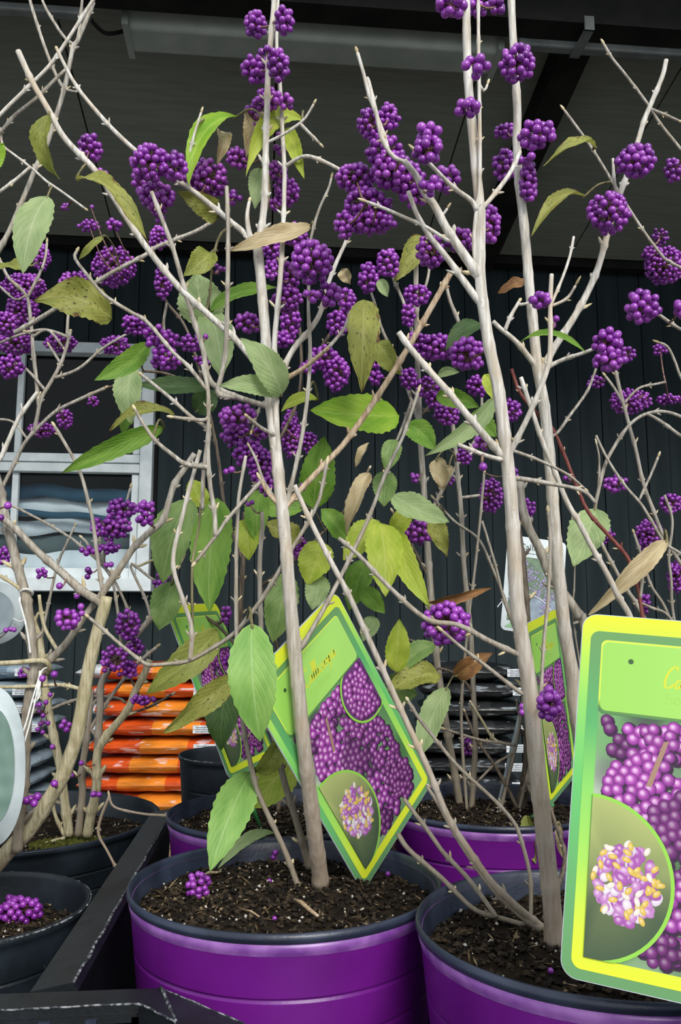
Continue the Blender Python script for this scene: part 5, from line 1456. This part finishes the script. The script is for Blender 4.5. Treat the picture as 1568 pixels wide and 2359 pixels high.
def frame(bl, u, v):
    u = u.normalized(); n = u.cross(v).normalized(); v = n.cross(u)
    m = Matrix((u, v, n)).transposed().to_4x4(); m.translation = bl
    return m
def green_tag(bl, u, v, label, stake=None, sc=1.0):
    m = frame(bl, u, v) @ Matrix.Scale(sc, 4)
    e = empty('plant_label', (0, 0, 0), label, 'label', 'green picture labels', mat4=m)
    card = link('card', TM['card'], e)
    for k in ('outer_border', 'inner_border', 'photo_print', 'flower_inset', 'berry_inset', 'header', 'lettering', 'punched_hole'): link(k, TM[k], e)
    link('subtitle', SUBT, e, (.0400, TH - .0410, .00038))
    if stake:
        q = MB(); inv = m.inverted(); a, c = inv @ Vector(stake[0]), inv @ Vector(stake[1]); a.z -= .003
        q.tube([a, a.lerp(c, .5), c], [.0028, .0026, .0012], 6); q.build('stake', 'stake', e)
    return e
# large one, in front, leaning out of the thick-trunked shrub's pot
bl = P(1288, 2248, .358)
tl = P(1337, 1412, .385)
u = Vector((math.cos(R(20)) * math.cos(R(5)), -math.sin(R(20)) * math.cos(R(5)), -math.sin(R(5))))
green_tag(bl, u, tl - bl, 'large green and yellow picture label standing upright before the thick-trunked shrub', (bl + u * .05 + (tl - bl) * .28, Vector((.150, .395, SOILZ['B'] - .02))), sc=(tl - bl).length / TH)
# diamond-tilted one
bl = P(836, 2056, .600); br = P(1003, 1790, .668); tl = P(580, 1620, .532)
green_tag(bl, br - bl, tl - bl, 'green picture label tilted like a diamond behind the stem of the central shrub', (bl + (br - bl) * .08 + (tl - bl) * .03, soil_point(838, 2066, SOILZ['A'] - .012)), sc=(br - bl).length / TW * .97)
# turned one behind the trunks
bl = P(1264, 1862, .770); tl = P(1256, 1460, .80)
green_tag(bl, Vector((.50, .84, .16)), tl - bl, 'green picture label turned edgewise between the two pale trunks', (bl + Vector((.012, .02, .0)), Vector((.165, .80, SOILZ['C'] - .01))))
# edge of one behind the leafy shrub
bl = P(529, 1798, .745); tl = P(519, 1590, .80)
green_tag(bl, Vector((.33, .93, .05)), tl - bl, 'green label seen almost edge-on behind the big fresh leaf', (bl + Vector((.01, .02, .0)), Vector((-.07, .775, SOILZ['D'] - .01))))

# ---- white label
WW, WH = .068, .112
def white_label():
    bl = P(1152, 1450, .93); br = P(1262, 1466, .93); tl = P(1150, 1232, .95)
    m = frame(bl, br - bl, tl - bl)
    e = empty('plant_label', (0, 0, 0), 'small white picture label hanging behind the thick pale trunk', 'label', mat4=m)
    q = MB(); pts = rrect(0, 0, WW, WH, .006); n = len(pts)
    q.v = [(x, y, 0) for x, y in pts] + [(x, y, -.0008) for x, y in pts]
    q.f = [tuple(range(n)), tuple(range(2 * n - 1, n - 1, -1))] + [(k, n + k, n + (k + 1) % n, (k + 1) % n) for k in range(n)]; q.mi = [0] * len(q.f)
    q.build('card', 'card', e, smooth=False)
    q = MB(); q.c = []; rr = random.Random(5); nx, ny = 20, 30; x0, y0, x1, y1 = .006, .012, WW - .003, .088
    for i in range(nx + 1):
        for j in range(ny + 1):
            x, y = x0 + (x1 - x0) * i / nx, y0 + (y1 - y0) * j / ny; f = mnoise.noise(Vector((x * 160, y * 160, 3))) * .5 + .5
            q.v.append((x, y, .0003)); q.c.append(lerp4(srgb(24, 44, 34), srgb(120, 160, 118), f) if y > .042 or x < .03 else lerp4(srgb(104, 124, 150), srgb(170, 186, 200), f))
    for i in range(nx):
        for j in range(ny): a = i * (ny + 1) + j; q.f.append((a, a + ny + 1, a + ny + 2, a + 1)); q.mi.append(0)
    for k in range(260):
        ci = rr.randrange(9); cx, cy = [(.02, .08), (.03, .066), (.046, .06), (.056, .072), (.036, .05), (.052, .046), (.012, .03), (.048, .03), (.055, .018)][ci]
        x, y = cx + rr.gauss(0, .0035), cy + rr.gauss(0, .004)
        if not (x0 + .002 < x < x1 - .002 and y0 + .002 < y < y1 - .002): continue
        o = len(q.v); zz = .00034 + k * 1.5e-6; c = lerp4(srgb(70, 56, 120), srgb(150, 136, 200), rr.random())
        q.v.append((x - .0003, y + .0004, zz)); q.c.append(lerp4(c, (1, 1, 1, 1), .35))
        for t in range(8): q.v.append((x + .0015 * math.cos(t * .785), y + .0015 * math.sin(t * .785), zz)); q.c.append(lerp4(c, (0, 0, 0, 1), .3))
        for t in range(8): q.f.append((o, o + 1 + t, o + 1 + (t + 1) % 8)); q.mi.append(0)
    q.build('photo_print', 'print', e, smooth=False)
    q = MB(); q.c = []
    for k in range(25):
        a = R(25 + 130 * k / 24)
        for rad_ in (.034, .0352): q.v.append((.026 + rad_ * math.cos(a), .010 + rad_ * math.sin(a), .0009)); q.c.append(srgb(220, 226, 236))
    for k in range(24): q.f.append((2 * k, 2 * k + 2, 2 * k + 3, 2 * k + 1)); q.mi.append(0)
    q.build('arc_line', 'print', e, smooth=False)
    q = MB(); q.c = []; pts = [(.004, .004)] + [(.004 + .036 * k / 12, .004 + .010 * math.sin(math.pi * k / 12)) for k in range(13)]
    o = 0
    for x, y in pts: q.v.append((x, y, .0005)); q.c.append(srgb(140, 196, 136))
    q.f.append(tuple(range(len(pts)))[::-1]); q.mi.append(0)
    q.build('green_foot', 'print', e, smooth=False)
    link('title', text_mesh('Callicarpa', .0105, 'title', 'ink_grey'), e, (.014, .0965, .0003))
    q = MB()
    for k in range(9): q.box((.018 + k * .0042, .0925, .0002), (.0032, .0009, .0001))
    q.build('small_print', 'ink_grey', e, smooth=False)
    q = MB(); inv = m.inverted(); c = inv @ Vector((.155, .845, SOILZ['C'])); q.tube([Vector((.034, .008, -.003)), Vector((.036, -.05, -.004)), c], [.0022, .0022, .0016], 6); q.build('stake', 'card', e)
white_label()

# ---- rounded white-edged labels at the string-tied shrub
def oval_label(bl, br, tl, W, H, label, seed, ca_=(70, 104, 86), cb_=(150, 176, 166)):
    m = frame(bl, br - bl, tl - bl); e = empty('hanging_label', (0, 0, 0), label, 'label', mat4=m)
    def outline(k, dx=0):
        pts = []
        for i in range(48):
            a = 2 * math.pi * i / 48; ca, sa = math.cos(a), math.sin(a)
            pts.append((W / 2 + dx + W / 2 * k * math.copysign(abs(ca) ** .8, ca), H / 2 + H / 2 * k * math.copysign(abs(sa) ** .9, sa)))
        return pts
    bend = lambda x: -.5 * (x - W / 2) ** 2 / W
    q = MB(); pts = outline(1); n = len(pts)
    for z in (0, -.0008): q.v += [(x, y, bend(x) + z) for x, y in pts] + [(W / 2, H / 2, z)]
    q.f = [(k, (k + 1) % n, n) for k in range(n)] + [(n + 1 + (k + 1) % n, n + 1 + k, 2 * n + 1) for k in range(n)] + [(k, n + 1 + k, n + 1 + (k + 1) % n, (k + 1) % n) for k in range(n)]; q.mi = [0] * len(q.f)
    q.build('card', 'card', e)
    q = MB(); q.c = []; rings = 9
    for r_ in range(rings + 1):
        for x, y in outline(max(.001, .74 * r_ / rings)):
            f = mnoise.noise(Vector((x * 120 + seed, y * 90, 1))) * .5 + .5
            q.v.append((x, y, bend(x) + .0006)); q.c.append(lerp4(srgb(*ca_), srgb(*cb_), f))
    for r_ in range(rings):
        for k in range(n): a = r_ * n; q.f.append((a + k, a + n + k, a + n + (k + 1) % n, a + (k + 1) % n)); q.mi.append(0)
    q.build('photo_print', 'print', e)
    return e, m
bl = P(-110, 1960, .605); br = P(52, 1950, .605); tl = P(-118, 1585, .605)
e, m = oval_label(bl, br, tl, (br - bl).length * 1.0, (tl - bl).length, 'rounded white-edged leaf picture label tied to the pruned stem', 3)
M['string'] = noise_mat('string_white', srgb(206, 206, 200), srgb(236, 236, 232), 200, .8)
inv = m.inverted()
def st_tube(px, r, nm='string'):
    q = MB(); pts = catmull([P(*v) for v in px], 6); q.tube([inv @ p for p in pts], r, 6); q.build(nm, 'string', e)
ds = nearest('G', 80, 1532, dpref=.67)[2]; dt = nearest('G', 60, 1370, dpref=.67)[2]      # depth of the stem at the two ties
st_tube([(108, 1538, ds - .006), (95, 1548, ds - .009), (78, 1600, ds - .018), (55, 1680, ds - .040), (30, 1720, .612), (-20, 1640, .6056)], .0007)
st_tube([(92, 1545, ds - .008), (84, 1600, ds - .018), (62, 1690, ds - .042), (40, 1730, .614), (-15, 1650, .6056)], .0007)
st_tube([(95, 1555, ds - .009), (88, 1595, ds - .016), (78, 1618, ds - .020), (92, 1600, ds - .016), (88, 1565, ds - .010)], .0009, 'knot')
q = MB(); q.tube(catmull([P(x, y, dt - .0060) for x, y in ((45, 1385), (52, 1410), (60, 1440), (66, 1475), (70, 1505))], 5), .0009, 6)
q.tube(catmull([P(x, y, dt + k) for x, y, k in ((46, 1364, -.002), (54, 1358, -.0048), (66, 1358, -.0048), (75, 1365, -.001), (72, 1372, .004), (58, 1375, .005), (47, 1374, .002), (45, 1385, -.0060))], 5), .0011, 6)
tag(q.build('tie_string', 'string'), 'white string knotted round the grey pruned stem', 'string')
q = MB(); q.tube(catmull([P(x, y, ds + k) for x, y, k in ((-20, 1529, -.006), (40, 1526, -.007), (80, 1522, -.0075), (105, 1524, -.006), (114, 1538, -.001), (108, 1550, .005), (88, 1556, .0075))], 6), .0020, 8)
tag(q.build('willow_tie', 'y'), 'straw-coloured bent twig tied around the grey stem', 'tie')
bl = P(-150, 1490, .893); br = P(48, 1490, .893); tl = P(-155, 1362, .893)
e2, m2 = oval_label(bl, br, tl, (br - bl).length, (tl - bl).length * 1.2, 'pale rounded label half hidden behind the grey pruned stem', 9, (140, 156, 164), (176, 190, 196))
df = nearest('F', 66, 1415, dpref=.91)
q = MB(); q.tube([m2.inverted() @ p for p in catmull([P(30, 1425, .8935), P(50, 1432, .890), df[3] + Vector((0, -.004, 0)), df[3] + Vector((.004, .002, 0))], 5)], .0008, 6); q.build('string', 'string', e2)
